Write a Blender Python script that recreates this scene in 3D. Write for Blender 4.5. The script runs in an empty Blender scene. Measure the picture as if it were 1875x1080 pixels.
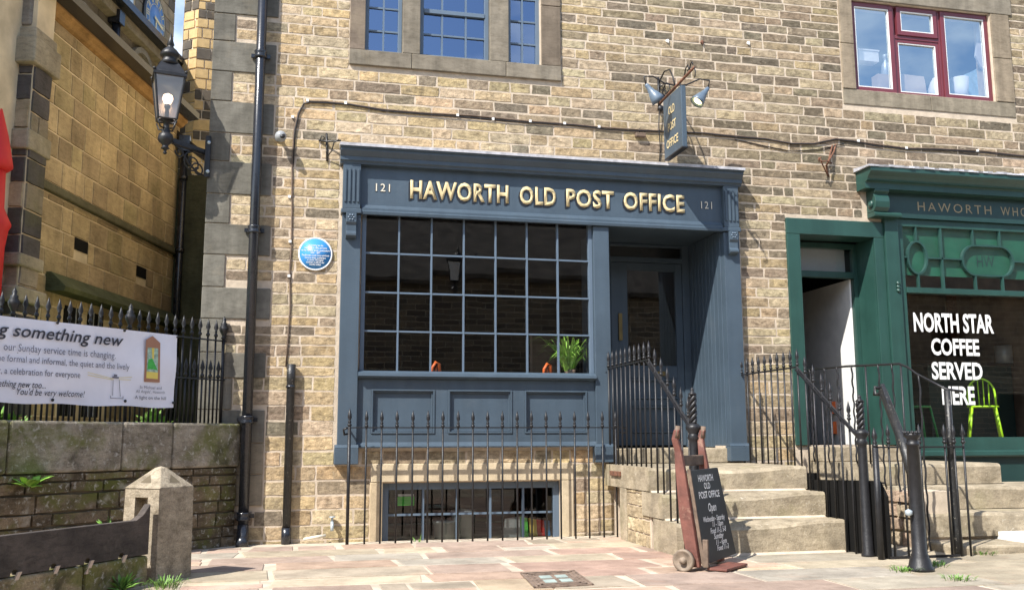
import bpy, math, random
from mathutils import Vector, Matrix
R = math.radians
rnd = random.Random(7)
C = bpy.context.scene.collection
# ------------------------------------------------------------------ camera
FPX = 1750.0; YAW = R(12.85); PIT = R(8.53); ROLL = R(-0.18); CAM = Vector((0, -10.4, 1.02))
_f = Vector((math.sin(YAW)*math.cos(PIT), math.cos(YAW)*math.cos(PIT), math.sin(PIT)))
_r = Vector((math.cos(YAW), -math.sin(YAW), 0)); _u = _r.cross(_f)
RT = _r*math.cos(ROLL) + _u*math.sin(ROLL); UP = -_r*math.sin(ROLL) + _u*math.cos(ROLL)
cd = bpy.data.cameras.new('camera'); cam = bpy.data.objects.new('camera', cd); C.objects.link(cam)
cd.sensor_fit = 'HORIZONTAL'; cd.sensor_width = 36.0; cd.lens = FPX/1875*36
cd.clip_start = 0.1; cd.clip_end = 2000
m3 = Matrix((RT, UP, -_f)).transposed()
cam.matrix_world = Matrix.Translation(CAM) @ m3.to_4x4()
bpy.context.scene.camera = cam
# ------------------------------------------------------------------ world, sun, exposure
SUN_TO = Vector((-1.25, -1.0, 1.75)).normalized()
w = bpy.data.worlds.new('World'); bpy.context.scene.world = w; w.use_nodes = True
nt = w.node_tree; nt.nodes.clear()
sky = nt.nodes.new('ShaderNodeTexSky'); sky.sky_type = 'NISHITA'; sky.sun_disc = False
sky.sun_elevation = math.asin(SUN_TO.z); sky.sun_rotation = math.atan2(SUN_TO.x, SUN_TO.y)
sky.air_density = 1.0; sky.dust_density = 0.6; sky.ozone_density = 1.5
tc = nt.nodes.new('ShaderNodeTexCoord'); mp = nt.nodes.new('ShaderNodeMapping'); mp.inputs['Scale'].default_value = (1, 1, 2.2)
mp.inputs['Location'].default_value = (0.35, 0.1, 0.0)
nz = nt.nodes.new('ShaderNodeTexNoise'); nz.inputs['Scale'].default_value = 2.3; nz.inputs['Detail'].default_value = 9; nz.inputs['Roughness'].default_value = 0.55
rp = nt.nodes.new('ShaderNodeValToRGB'); rp.color_ramp.elements[0].position = 0.50; rp.color_ramp.elements[1].position = 0.68
mx = nt.nodes.new('ShaderNodeMixRGB'); mx.inputs[2].default_value = (6.2, 6.5, 6.9, 1)
bg = nt.nodes.new('ShaderNodeBackground'); bg.inputs['Strength'].default_value = 0.15
ow = nt.nodes.new('ShaderNodeOutputWorld'); L = nt.links.new
L(tc.outputs['Generated'], mp.inputs[0]); L(mp.outputs[0], nz.inputs['Vector']); L(nz.outputs['Fac'], rp.inputs[0])
L(rp.outputs[0], mx.inputs[0]); L(sky.outputs[0], mx.inputs[1]); L(mx.outputs[0], bg.inputs[0]); L(bg.outputs[0], ow.inputs[0])
sd = bpy.data.lights.new('sun', 'SUN'); sd.energy = 4.6; sd.angle = R(0.5); sd.color = (1.0, 0.955, 0.88)
so = bpy.data.objects.new('sun', sd); C.objects.link(so); so.location = (-10, -12, 16)
so.rotation_euler = SUN_TO.to_track_quat('Z', 'Y').to_euler()
vs = bpy.context.scene.view_settings
vs.view_transform = 'Standard'; vs.look = 'None'; vs.gamma = 1; vs.use_curve_mapping = False; vs.exposure = 0.88
cy = bpy.context.scene.cycles; cy.max_bounces = 8; cy.transparent_max_bounces = 12; cy.diffuse_bounces = 4; cy.glossy_bounces = 4

# ------------------------------------------------------------------ measuring: a pixel of the photograph -> a point on a real plane
def ray(px, py): return _f*FPX + RT*(px-937.5) - UP*(py-540)
def P(px, py, Y=0.0):
    d = ray(px, py); return CAM + d*((Y-CAM.y)/d.y)
def PX(px, py, X):
    d = ray(px, py); return CAM + d*((X-CAM.x)/d.x)
def PG(px, py, z=-0.04):
    d = ray(px, py); return CAM + d*((z-CAM.z)/d.z)
def PPL(px, py, o, n):
    d = ray(px, py); return CAM + d*(n.dot(o-CAM)/n.dot(d))
def proj(p):
    v = p-CAM; d = v.dot(_f)
    return (937.5+FPX*v.dot(RT)/d, 540-FPX*v.dot(UP)/d) if d > 0.01 else (-9e9, -9e9)

# ------------------------------------------------------------------ materials
def _noise(nt, scale, detail=6, rough=0.55, vec=None, dist=0.0):
    n = nt.nodes.new('ShaderNodeTexNoise'); n.inputs['Scale'].default_value = scale; n.inputs['Detail'].default_value = detail
    n.inputs['Roughness'].default_value = rough; n.inputs['Distortion'].default_value = dist
    if vec: nt.links.new(vec, n.inputs['Vector'])
    return n
def _ramp(nt, fac, stops):
    r = nt.nodes.new('ShaderNodeValToRGB'); e = r.color_ramp.elements
    e[0].position, e[0].color = stops[0][0], (*stops[0][1], 1); e[1].position, e[1].color = stops[-1][0], (*stops[-1][1], 1)
    for p, c in stops[1:-1]:
        k = e.new(p); k.color = (*c, 1)
    nt.links.new(fac, r.inputs[0]); return r
def _mul(nt, a, b, f=1.0, mode='MULTIPLY'):
    m = nt.nodes.new('ShaderNodeMixRGB'); m.blend_type = mode
    if hasattr(f, 'links'): nt.links.new(f, m.inputs[0])
    else: m.inputs[0].default_value = f
    for i, x in ((1, a), (2, b)):
        if isinstance(x, tuple): m.inputs[i].default_value = (*x, 1)
        else: nt.links.new(x, m.inputs[i])
    return m.outputs[0]
def mat(name, col=(.5, .5, .5), rough=.6, metal=0., var=.12, vscale=5., grain=0., bump=0., bscale=60., attr=False, spots=None, spec=.5, drips=0., emit=None, coat=0., fine=0.):
    m = bpy.data.materials.new(name); m.use_nodes = True; nt = m.node_tree; b = nt.nodes['Principled BSDF']
    g = nt.nodes.new('ShaderNodeNewGeometry').outputs['Position']
    if attr:
        a = nt.nodes.new('ShaderNodeAttribute'); a.attribute_name = 'Col'; base = a.outputs['Color']
    else:
        a = nt.nodes.new('ShaderNodeRGB'); a.outputs[0].default_value = (*col, 1); base = a.outputs[0]
    if var:
        n = _noise(nt, vscale, vec=g); lo, hi = 1-var*1.6, 1+var*1.3
        base = _mul(nt, base, _ramp(nt, n.outputs['Fac'], [(.3, (lo,)*3), (.7, (hi,)*3)]).outputs[0])
    if grain:
        mp = nt.nodes.new('ShaderNodeMapping'); mp.inputs['Scale'].default_value = (1, 1, 3.2); nt.links.new(g, mp.inputs[0])
        n = _noise(nt, 9, 8, .72, vec=mp.outputs[0], dist=.6)
        base = _mul(nt, base, _ramp(nt, n.outputs['Fac'], [(.34, (1-grain, 1-grain*1.05, 1-grain*1.1)), (.5, (1, 1, 1)), (.68, (1+grain*.5,)*3)]).outputs[0])
    if fine:
        n = _noise(nt, 90, 4, .7, vec=g)
        base = _mul(nt, base, _ramp(nt, n.outputs['Fac'], [(.3, (1-fine,)*3), (.7, (1+fine,)*3)]).outputs[0])
    if spots:
        for (sc, col2, lo, hi, amt) in spots:
            n = _noise(nt, sc, 8, .65, vec=g, dist=.4)
            rr = _ramp(nt, n.outputs['Fac'], [(lo, (0, 0, 0)), (hi, (amt,)*3)])
            base = _mul(nt, base, col2, rr.outputs[0], 'MIX')
    if drips:
        mp = nt.nodes.new('ShaderNodeMapping'); mp.inputs['Scale'].default_value = (7, 7, .5); nt.links.new(g, mp.inputs[0])
        n = _noise(nt, 1.5, 6, .6, vec=mp.outputs[0])
        base = _mul(nt, base, _ramp(nt, n.outputs['Fac'], [(.35, (1-drips,)*3), (.62, (1,)*3)]).outputs[0])
    nt.links.new(base, b.inputs['Base Color'])
    b.inputs['Roughness'].default_value = rough; b.inputs['Metallic'].default_value = metal; b.inputs['Specular IOR Level'].default_value = spec
    b.inputs['Coat Weight'].default_value = coat
    if bump:
        n1 = _noise(nt, bscale, 8, .65, vec=g); bp = nt.nodes.new('ShaderNodeBump'); bp.inputs['Strength'].default_value = bump; bp.inputs['Distance'].default_value = .01
        nt.links.new(n1.outputs['Fac'], bp.inputs['Height']); nt.links.new(bp.outputs[0], b.inputs['Normal'])
    if emit:
        b.inputs['Emission Color'].default_value = (*emit[0], 1); b.inputs['Emission Strength'].default_value = emit[1]
    return m
def glass(name, minf=.05, tint=(1, 1, 1), rough=0.0, maxf=.9, refl=(1, 1, 1)):
    m = bpy.data.materials.new(name); m.use_nodes = True; nt = m.node_tree; nt.nodes.clear()
    o = nt.nodes.new('ShaderNodeOutputMaterial'); t = nt.nodes.new('ShaderNodeBsdfTransparent'); t.inputs[0].default_value = (*tint, 1)
    g = nt.nodes.new('ShaderNodeBsdfGlossy'); g.inputs['Roughness'].default_value = rough; g.inputs[0].default_value = (*refl, 1)
    n = _noise(nt, 1.3, 2, vec=nt.nodes.new('ShaderNodeNewGeometry').outputs['Position']); bp = nt.nodes.new('ShaderNodeBump'); bp.inputs['Strength'].default_value = .06; bp.inputs['Distance'].default_value = .02
    nt.links.new(n.outputs['Fac'], bp.inputs['Height']); nt.links.new(bp.outputs[0], g.inputs['Normal'])
    lw = nt.nodes.new('ShaderNodeLayerWeight'); lw.inputs['Blend'].default_value = .5
    f = nt.nodes.new('ShaderNodeMath'); f.operation = 'POWER'; f.inputs[1].default_value = 4.0; nt.links.new(lw.outputs['Facing'], f.inputs[0])
    a = nt.nodes.new('ShaderNodeMapRange'); a.inputs['To Min'].default_value = minf; a.inputs['To Max'].default_value = maxf
    mixn = nt.nodes.new('ShaderNodeMixShader'); nt.links.new(f.outputs[0], a.inputs['Value']); nt.links.new(a.outputs[0], mixn.inputs[0])
    nt.links.new(t.outputs[0], mixn.inputs[1]); nt.links.new(g.outputs[0], mixn.inputs[2]); nt.links.new(mixn.outputs[0], o.inputs[0])
    return m
M = {}
M['stone'] = mat('sandstone', attr=True, rough=.95, var=.2, vscale=17, grain=.5, bump=1.0, bscale=30, fine=.25, spec=.1,
                 spots=[(4.5, (.17, .14, .10), .50, .70, .55), (11, (.13, .105, .075), .52, .70, .55), (34, (.09, .075, .055), .58, .70, .55), (13, (.56, .46, .32), .56, .70, .45)])
M['mortar'] = mat('lime_mortar', (.54, .45, .35), .95, var=.12, vscale=8, bump=.6, bscale=60, spec=.1, spots=[(1.3, (.40, .33, .24), .5, .72, .45), (12, (.36, .3, .22), .58, .72, .5)])
M['quoin'] = mat('dressed_grey_stone', attr=True, rough=.9, var=.16, vscale=5, grain=.22, bump=.25, bscale=45, fine=.07, spec=.2, drips=.22,
                 spots=[(7, (.08, .072, .06), .62, .75, .45), (2.2, (.27, .22, .15), .55, .7, .4)])
M['buffstone'] = mat('dressed_buff_stone', attr=True, rough=.9, var=.12, vscale=7, bump=.3, bscale=50, fine=.1, spec=.2,
                     spots=[(5, (.25, .19, .12), .58, .74, .45)])
M['churchstone'] = mat('church_stone', attr=True, rough=.93, var=.18, vscale=2.2, grain=.25, bump=.6, bscale=24, fine=.14, spec=.15, drips=.14,
                       spots=[(1.1, (.12, .12, .045), .54, .72, .5), (1.6, (.07, .055, .04), .62, .76, .5)])
M['churchmortar'] = mat('church_mortar', (.64, .53, .36), .95, var=.15, vscale=3, bump=.3, spec=.1)
M['oldwall'] = mat('lichened_stone', attr=True, rough=.95, var=.25, vscale=6, grain=.35, bump=1.0, bscale=28, fine=.25, spec=.1,
                   spots=[(2.6, (.12, .13, .03), .47, .62, .75), (3.2, (.04, .034, .026), .54, .68, .7), (22, (.50, .48, .42), .56, .66, .6), (4.5, (.38, .35, .29), .56, .70, .6)])
M['oldmortar'] = mat('dark_mortar', (.12, .095, .06), .95, var=.2, bump=.4)
M['poststone'] = mat('gritstone', (.32, .27, .20), .95, var=.22, vscale=9, grain=.3, bump=1.0, bscale=40, fine=.28, spec=.1,
                     spots=[(4, (.12, .10, .06), .52, .68, .55), (60, (.5, .47, .4), .62, .7, .6)])
M['flag'] = mat('flagstone', attr=True, rough=.9, var=.16, vscale=3, grain=.16, bump=.6, bscale=20, fine=.14, spec=.2,
                spots=[(4, (.42, .26, .18), .56, .74, .35), (8, (.2, .16, .12), .64, .8, .5)])
M['joint'] = mat('pointing_mortar', (.50, .43, .34), .95, var=.16, vscale=5, bump=.3, spec=.1, spots=[(6, (.3, .24, .17), .58, .75, .35)])
M['step'] = mat('worn_step_stone', (.34, .285, .205), .92, var=.2, vscale=5, grain=.25, bump=.8, bscale=26, fine=.2, spec=.15,
                spots=[(4, (.17, .14, .085), .50, .70, .6), (30, (.52, .47, .38), .61, .69, .7), (2.5, (.24, .22, .12), .55, .7, .5)])
M['blue'] = mat('blue_grey_paint', (.060, .087, .116), .42, var=.08, vscale=2.2, bump=.14, bscale=22, fine=.04, spec=.45, drips=.10, spots=[(35, (.2, .25, .3), .72, .78, .5), (1.8, (.10, .12, .14), .55, .75, .35)])
M['blueside'] = mat('blue_window_paint', (.105, .145, .195), .4, var=.04)
M['green'] = mat('green_paint', (.021, .065, .054), .4, var=.1, vscale=2.5, bump=.16, bscale=18, fine=.05, drips=.12, spots=[(40, (.15, .3, .25), .70, .77, .5)])
M['darkgreen'] = mat('dark_green_paint', (.016, .045, .042), .35, var=.06)
M['red'] = mat('maroon_plastic', (.145, .032, .042), .3, var=.05, spec=.5)
M['black'] = mat('black_iron_paint', (.016, .016, .018), .42, var=.2, vscale=20, bump=.25, bscale=90, spec=.4, spots=[(30, (.13, .12, .11), .66, .78, .5)])
M['oldblack'] = mat('flaking_black_paint', (.02, .02, .02), .4, var=.2, vscale=20, bump=.4, bscale=60, spots=[(35, (.3, .27, .22), .6, .68, .7)])
M['pipe'] = mat('pipe_paint', (.016, .018, .024), .25, var=.15, vscale=12, bump=.12, bscale=40, spec=.6)
M['matblack'] = mat('matt_black_board', (.006, .006, .006), .8, var=.1, spec=.2)
M['rust'] = mat('rusty_iron', (.16, .07, .04), .85, var=.35, vscale=30, bump=.4, bscale=90)
M['lead'] = mat('lead_flashing', (.42, .42, .45), .6, var=.2, vscale=12, bump=.3, bscale=30)
M['gold'] = mat('gilt_letter', (.60, .49, .28), .6, var=.1, vscale=20, spec=.2)
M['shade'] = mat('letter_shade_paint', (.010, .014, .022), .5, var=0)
M['cream'] = mat('cream_paint', (.62, .58, .48), .5, var=.05)
M['white'] = mat('white_paint', (.78, .78, .76), .55, var=.06)
M['dullwhite'] = mat('off_white_wall', (.8, .8, .78), .7, var=.06)
M['vinyl'] = mat('banner_vinyl', (.78, .78, .86), .45, var=.05, vscale=3)
M['ink'] = mat('dark_ink', (.035, .035, .05), .6, var=0)
M['greyink'] = mat('grey_ink', (.13, .13, .17), .6, var=0)
M['plaqueblue'] = mat('plaque_blue', (.055, .27, .62), .3, var=.03)
M['redpaint'] = mat('red_canvas', (.62, .018, .02), .6, var=.08, vscale=4, bump=.1, bscale=30)
M['truckred'] = mat('faded_red_wood', (.15, .055, .04), .7, var=.2, vscale=12, bump=.3, bscale=40, spots=[(10, (.32, .2, .14), .58, .7, .6)])
M['wood'] = mat('grey_brown_wood', (.15, .105, .075), .75, var=.25, vscale=12, bump=.4, bscale=40)
M['timber'] = mat('dark_weathered_timber', (.06, .048, .04), .85, var=.3, vscale=5, grain=.4, bump=.9, bscale=25, fine=.15, spots=[(6, (.17, .15, .12), .58, .72, .5)])
M['wheel'] = mat('dusty_iron_wheel', (.20, .155, .115), .7, var=.25, vscale=18, bump=.3)
M['chalk'] = mat('chalkboard', (.018, .02, .023), .55, var=.2, vscale=5, spots=[(7, (.09, .09, .09), .62, .8, .45)])
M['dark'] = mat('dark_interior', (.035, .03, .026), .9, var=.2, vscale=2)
M['warmint'] = mat('brown_interior', (.20, .145, .10), .9, var=.3, vscale=2)
M['leaf'] = mat('leaf_green', (.12, .24, .04), .55, var=.4, vscale=18, spots=[(7, (.25, .24, .07), .58, .74, .6)])
M['plantleaf'] = mat('houseplant_leaf', (.24, .46, .07), .45, var=.2, vscale=14)
M['palebag'] = mat('pale_blue_plastic', (.35, .55, .68), .5, var=.2, vscale=9)
M['moss'] = mat('grass_green', (.09, .17, .03), .7, var=.3, vscale=12)
M['lime'] = mat('lime_paint', (.36, .68, .02), .4, var=.04)
M['chairgreen'] = mat('green_chair_paint', (.03, .30, .07), .4, var=.04)
M['sticker'] = mat('green_sticker', (.08, .62, .07), .5, var=.05)
M['orange'] = mat('orange_leather', (.55, .11, .02), .5, var=.1)
M['grey'] = mat('grey_plastic', (.34, .37, .38), .5, var=.05)
M['galv'] = mat('galvanised', (.42, .48, .52), .4, var=.1, metal=.3)
M['dome'] = mat('camera_dome', (.30, .31, .32), .25, var=.1)
M['roofslate'] = mat('stone_slate', (.10, .085, .068), .9, var=.3, vscale=3, bump=.3)
M['greenfilm'] = mat('green_window_film', (.012, .095, .055), .45, var=.15, vscale=3)
M['iron'] = mat('cast_iron_cover', (.20, .145, .11), .7, var=.3, vscale=20, bump=.5, bscale=60)
M['brass'] = mat('tarnished_brass', (.22, .16, .06), .45, var=.2, metal=.4)
M['pale'] = mat('pale_green_inset', (.30, .36, .33), .6, var=.2)
M['lampglow'] = mat('lit_mantle', (.9, .7, .5), .5, var=0, emit=((1.0, .66, .42), 2.6))
M['spotglow'] = mat('lit_spot', (.9, .8, .5), .5, var=0, emit=((1.0, .8, .36), 6))
M['clockblue'] = mat('clock_blue', (.06, .15, .34), .3, var=.05)
M['card'] = mat('cardboard', (.52, .40, .30), .8, var=.06)
M['g_shop'] = glass('shop_glass', .09)
M['g_up'] = glass('sky_reflecting_glass', .62, (.8, .85, .9), refl=(.30, .37, .50))
M['g_red'] = glass('casement_glass', .46, (.95, .96, .98), refl=(.75, .9, 1.0))
M['g_lamp'] = glass('lantern_glass', .34, (.95, .93, .9), .35)
M['g_base'] = glass('rough_glass', .05, (.55, .55, .53))

# ------------------------------------------------------------------ mesh builder
def wloc(o):
    v = Vector((0, 0, 0))
    while o is not None:
        v += o.location; o = o.parent
    return v
def setp(o, label=None, cat=None, group=None, kind=None):
    if label: o['label'] = label
    if cat: o['category'] = cat
    if group: o['group'] = group
    if kind: o['kind'] = kind
    return o
def thing(name, label, cat, loc=(0, 0, 0), group=None, rz=0):
    o = bpy.data.objects.new(name, None); C.objects.link(o); o.location = loc; o.rotation_euler = (0, 0, rz); o.empty_display_size = .2
    return setp(o, label, cat, group)
class MB:
    def __init__(s): s.v = []; s.f = []; s.c = []; s.s = []
    def add(s, vs, fs, col=None, sm=False):
        b = len(s.v); s.v += [tuple(v) for v in vs]
        for f in fs: s.f.append(tuple(b+i for i in f)); s.c.append(col or (1, 1, 1)); s.s.append(sm)
        return s
    def box(s, x0, x1, y0, y1, z0, z1, col=None):
        return s.add([(x0, y0, z0), (x1, y0, z0), (x1, y1, z0), (x0, y1, z0), (x0, y0, z1), (x1, y0, z1), (x1, y1, z1), (x0, y1, z1)],
                     [(3, 2, 1, 0), (4, 5, 6, 7), (0, 1, 5, 4), (1, 2, 6, 5), (2, 3, 7, 6), (3, 0, 4, 7)], col)
    def obox(s, o, u, v, n, col=None):
        o, u, v, n = map(Vector, (o, u, v, n)); p = [o, o+u, o+u+v, o+v]
        return s.add(p+[q+n for q in p], [(3, 2, 1, 0), (4, 5, 6, 7), (0, 1, 5, 4), (1, 2, 6, 5), (2, 3, 7, 6), (3, 0, 4, 7)], col)
    def prism(s, poly, o, u, v, n, col=None, sm=False):
        o, u, v, n = map(Vector, (o, u, v, n)); k = len(poly); a = [o+u*p[0]+v*p[1] for p in poly]
        s.add(a+[q+n for q in a], [tuple(range(k))[::-1], tuple(range(k, 2*k))], col)
        b = len(s.v)-2*k
        for i in range(k):
            j = (i+1) % k; s.f.append((b+i, b+j, b+k+j, b+k+i)); s.c.append(col or (1, 1, 1)); s.s.append(sm)
        return s
    def mould(s, prof, x0, x1, col=None): # prof (y,z) extruded along X
        return s.prism(prof, (x0, 0, 0), (0, 1, 0), (0, 0, 1), (x1-x0, 0, 0), col)
    def tube(s, pts, r, n=6, col=None):
        pts = [Vector(p) for p in pts]; rr = r if isinstance(r, (list, tuple)) else [r]*len(pts); vs = []; prev = None
        for i, p in enumerate(pts):
            d = (pts[min(i+1, len(pts)-1)]-pts[max(i-1, 0)]).normalized()
            a = prev - d*prev.dot(d) if prev else (Vector((0, 0, 1)) if abs(d.z) < .9 else Vector((1, 0, 0))) - d*(d.z if abs(d.z) < .9 else d.x)
            a.normalize(); prev = a; b = d.cross(a)
            for k in range(n):
                t = 2*math.pi*k/n; vs.append(p+(a*math.cos(t)+b*math.sin(t))*rr[i])
        fs = [(i*n+k, i*n+(k+1) % n, (i+1)*n+(k+1) % n, (i+1)*n+k) for i in range(len(pts)-1) for k in range(n)]
        fs += [tuple(range(n))[::-1], tuple(range((len(pts)-1)*n, len(pts)*n))]
        return s.add(vs, fs, col, n > 4)
    def lathe(s, prof, o=(0, 0, 0), n=10, mtx=None, col=None, phase=0., sm=True, xs=1.):
        o = Vector(o); vs = []
        for r, z in prof:
            for k in range(n):
                t = 2*math.pi*k/n+phase; p = Vector((r*math.cos(t)*xs, r*math.sin(t), z)); vs.append(o+(mtx @ p if mtx else p))
        fs = [(i*n+k, i*n+(k+1) % n, (i+1)*n+(k+1) % n, (i+1)*n+k) for i in range(len(prof)-1) for k in range(n)]
        fs += [tuple(range(n))[::-1], tuple(range((len(prof)-1)*n, len(prof)*n))]
        return s.add(vs, fs, col, sm)
    def mesh(s, name, off=Vector((0, 0, 0)), mats=None):
        me = bpy.data.meshes.new(name); me.from_pydata([(v[0]-off.x, v[1]-off.y, v[2]-off.z) for v in s.v], [], s.f)
        me.polygons.foreach_set('use_smooth', s.s)
        if any(c != (1, 1, 1) for c in s.c):
            ca = me.color_attributes.new('Col', 'FLOAT_COLOR', 'CORNER'); buf = []
            for f, c in zip(s.f, s.c): buf += [c[0], c[1], c[2], 1.0]*len(f)
            ca.data.foreach_set('color', buf)
        me.update()
        if mats: me.materials.append(mats)
        return me
    def build(s, name, m, parent=None, bevel=0, label=None, cat=None, group=None, kind=None):
        off = wloc(parent) if parent else Vector((0, 0, 0))
        o = bpy.data.objects.new(name, s.mesh(name, off, M[m] if isinstance(m, str) else m)); C.objects.link(o); o.parent = parent
        if bevel:
            b = o.modifiers.new('edge', 'BEVEL'); b.width = bevel; b.segments = 2; b.limit_method = 'ANGLE'; b.angle_limit = R(40)
        return setp(o, label, cat, group, kind)
def inst(name, mesh, parent, loc, rz=0, scale=None):
    o = bpy.data.objects.new(name, mesh); C.objects.link(o); o.parent = parent
    o.location = Vector(loc)-(wloc(parent) if parent else Vector((0, 0, 0))); o.rotation_euler = (0, 0, rz)
    if scale: o.scale = scale
    return o
def text(name, body, m, parent, o, u, v, size, ext=.0, align='LEFT', width=None, off=0., spacing=1., shear=0.):
    """flat or raised lettering: o = baseline start (or centre), u = reading direction, v = up; width stretches the line to that length"""
    cu = bpy.data.curves.new(name, 'FONT'); cu.body = body; cu.size = 1; cu.extrude = 0; cu.offset = off; cu.space_character = spacing; cu.align_x = 'LEFT'; cu.resolution_u = 3; cu.shear = shear
    t = bpy.data.objects.new(name, cu); C.objects.link(t); bpy.context.view_layer.update()
    me = bpy.data.meshes.new_from_object(t.evaluated_get(bpy.context.evaluated_depsgraph_get()))
    bpy.data.objects.remove(t); bpy.data.curves.remove(cu)
    xs = [q.co.x for q in me.vertices]; x0, x1 = min(xs), max(xs); W = x1-x0
    sx = size if not width else width/W; u = Vector(u).normalized(); v = Vector(v).normalized(); n = u.cross(v)
    ax = {'LEFT': 0, 'CENTER': -.5, 'RIGHT': -1}[align]; off0 = wloc(parent) if parent else Vector((0, 0, 0)); o = Vector(o)-off0
    for q in me.vertices: q.co = o + u*((q.co.x-x0)*sx + ax*W*sx) + v*(q.co.y*size)
    me.materials.clear(); me.materials.append(M[m])
    ob = bpy.data.objects.new(name, me); C.objects.link(ob); ob.parent = parent
    if ext:
        s = ob.modifiers.new('depth', 'SOLIDIFY'); s.thickness = ext; s.offset = -1 if n.length else 1
    return ob

def kc(c, a, b):
    k = rnd.uniform(a, b); return tuple(v*k for v in c)
# ------------------------------------------------------------------ masonry: stones on a vertical face, each with its own edges and relief
def masonry(parent, o, U, N, u0, u1, z0, z1, ch, ln, excl, colf, m='stone', relief=.0115, joint=.0115, cap=300, name='stone', piece='stonework', grid=(4, 3), chf=None, rough=1.0, depth=.012):
    o, U, N = Vector(o), Vector(U).normalized(), Vector(N).normalized(); Z = Vector((0, 0, 1)); out = []; z = z0; row = 0
    while z < z1-.03:
        h = rnd.uniform(*ch) if chf is None else chf(z)
        if z+h > z1-.02: h = z1-z
        za, zb = z+joint/2, z+h-joint/2; cuts = []
        for (a, b, c, d) in excl:
            ov = min(zb, d)-max(za, c)
            if ov > .3*(zb-za): cuts.append((a, b))
        free = [(u0, u1)]
        for a, b in cuts:
            nf = []
            for p, q in free:
                if b <= p or a >= q: nf.append((p, q)); continue
                if a > p: nf.append((p, a))
                if b < q: nf.append((b, q))
            free = nf
        for p, q in free:
            if q-p < .04: continue
            x = p; first = True
            while x < q-.02:
                l = rnd.uniform(*ln)*(rnd.uniform(.45, 1) if first or rnd.random() < .25 else 1); first = False
                if q-(x+l) < ln[0]*.55: l = q-x
                ua, ub = x+joint/2, x+l-joint/2; x += l
                if ub-ua < .03: continue
                nx, nz = grid; r = relief*(1+rnd.uniform(-.1, .16)*rough); e = min(.012, (zb-za)*.12); vs = []
                js = lambda a=.004: rnd.uniform(-a, a)*rough
                tz = js(.003); 
                for j in range(nz):
                    for i in range(nx):
                        fu, fz = i/(nx-1), j/(nz-1); edge = (i in (0, nx-1)) + (j in (0, nz-1))
                        uu = ua+(ub-ua)*fu; zz = za+(zb-za)*fz
                        if i == 0: uu += e*.5
                        if i == nx-1: uu -= e*.5
                        if j == 0: zz += e*.5
                        if j == nz-1: zz -= e*.5
                        dd = r*((1, .95, .9)[edge]+rnd.uniform(-.1, .12)*rough)
                        vs.append(o+U*(uu+js(.006 if edge else .01))+Z*(zz+js(.0045)+tz)+N*(dd))
                ring = [i for i in range(nx)]+[j*nx+nx-1 for j in range(1, nz)]+[(nz-1)*nx+i for i in range(nx-2, -1, -1)]+[j*nx for j in range(nz-2, 0, -1)]
                fs = [(j*nx+i, j*nx+i+1, (j+1)*nx+i+1, (j+1)*nx+i) for j in range(nz-1) for i in range(nx-1)]
                cu_, cz_ = (ua+ub)/2, (za+zb)/2; b0 = len(vs)
                for k in ring:
                    d = vs[k]-o; uu, zz = d.dot(U), d.z
                    uu = cu_+(uu-cu_)+(.5*e if uu > cu_ else -.5*e); zz = cz_+(zz-cz_)+(.5*e if zz > cz_ else -.5*e)
                    vs.append(o+U*uu+Z*zz-N*depth)
                k2 = len(ring); vs += [vs[k].copy() for k in ring]
                fs += [(b0+k2+k, b0+k, b0+(k+1) % k2, b0+k2+(k+1) % k2) for k in range(k2)]
                if U.cross(Z).dot(N) < 0: fs = [f[::-1] for f in fs]
                cen = o+U*cu_+Z*cz_; px, py = proj(cen); d = (cen-CAM).length
                vis = -30 < px < 1905 and -30 < py < 1110
                area = (ub-ua)*(zb-za)*abs((cen-CAM).normalized().dot(N))/d/d if vis else 0
                out.append((area, vs, fs, colf(cu_, cz_, row), (nx-1)*(nz-1)))
        z += h; row += 1
    out.sort(key=lambda t: -t[0]); 
    for a, vs, fs, c, nf_ in out[:cap]:
        q_ = MB().add(vs, fs, c, True); q_.s = [i_ < nf_ for i_ in range(len(fs))]; q_.build(name, m, parent)
    rest = out[cap:]
    if rest:
        b = MB()
        for a, vs, fs, c, nf_ in rest: b.add(vs, fs[:nf_], c, True); k0 = len(b.v)-len(vs); b.f += [tuple(k0+i_ for i_ in f) for f in fs[nf_:]]; b.c += [c]*(len(fs)-nf_); b.s += [False]*(len(fs)-nf_)
        b.build(piece, m, parent, kind='stuff')
    return len(out)
def wallgrid(xr, zr, holes, y0, y1):
    xs = sorted({xr[0], xr[1], *[v for h in holes for v in h[:2] if xr[0] < v < xr[1]]}); zs = sorted({zr[0], zr[1], *[v for h in holes for v in h[2:] if zr[0] < v < zr[1]]})
    b = MB()
    for i in range(len(xs)-1):
        for j in range(len(zs)-1):
            cx, cz = (xs[i]+xs[i+1])/2, (zs[j]+zs[j+1])/2
            if any(h[0] < cx < h[1] and h[2] < cz < h[3] for h in holes): continue
            b.box(xs[i], xs[i+1], y0, y1, zs[j], zs[j+1])
    return b
def frame(b, x0, x1, z0, z1, t, y0, y1, tb=None, tt=None):
    tb = t if tb is None else tb; tt = t if tt is None else tt
    b.box(x0, x0+t, y0, y1, z0, z1); b.box(x1-t, x1, y0, y1, z0, z1); b.box(x0+t, x1-t, y0, y1, z0, z0+tb); b.box(x0+t, x1-t, y0, y1, z1-tt, z1); return b

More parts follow.
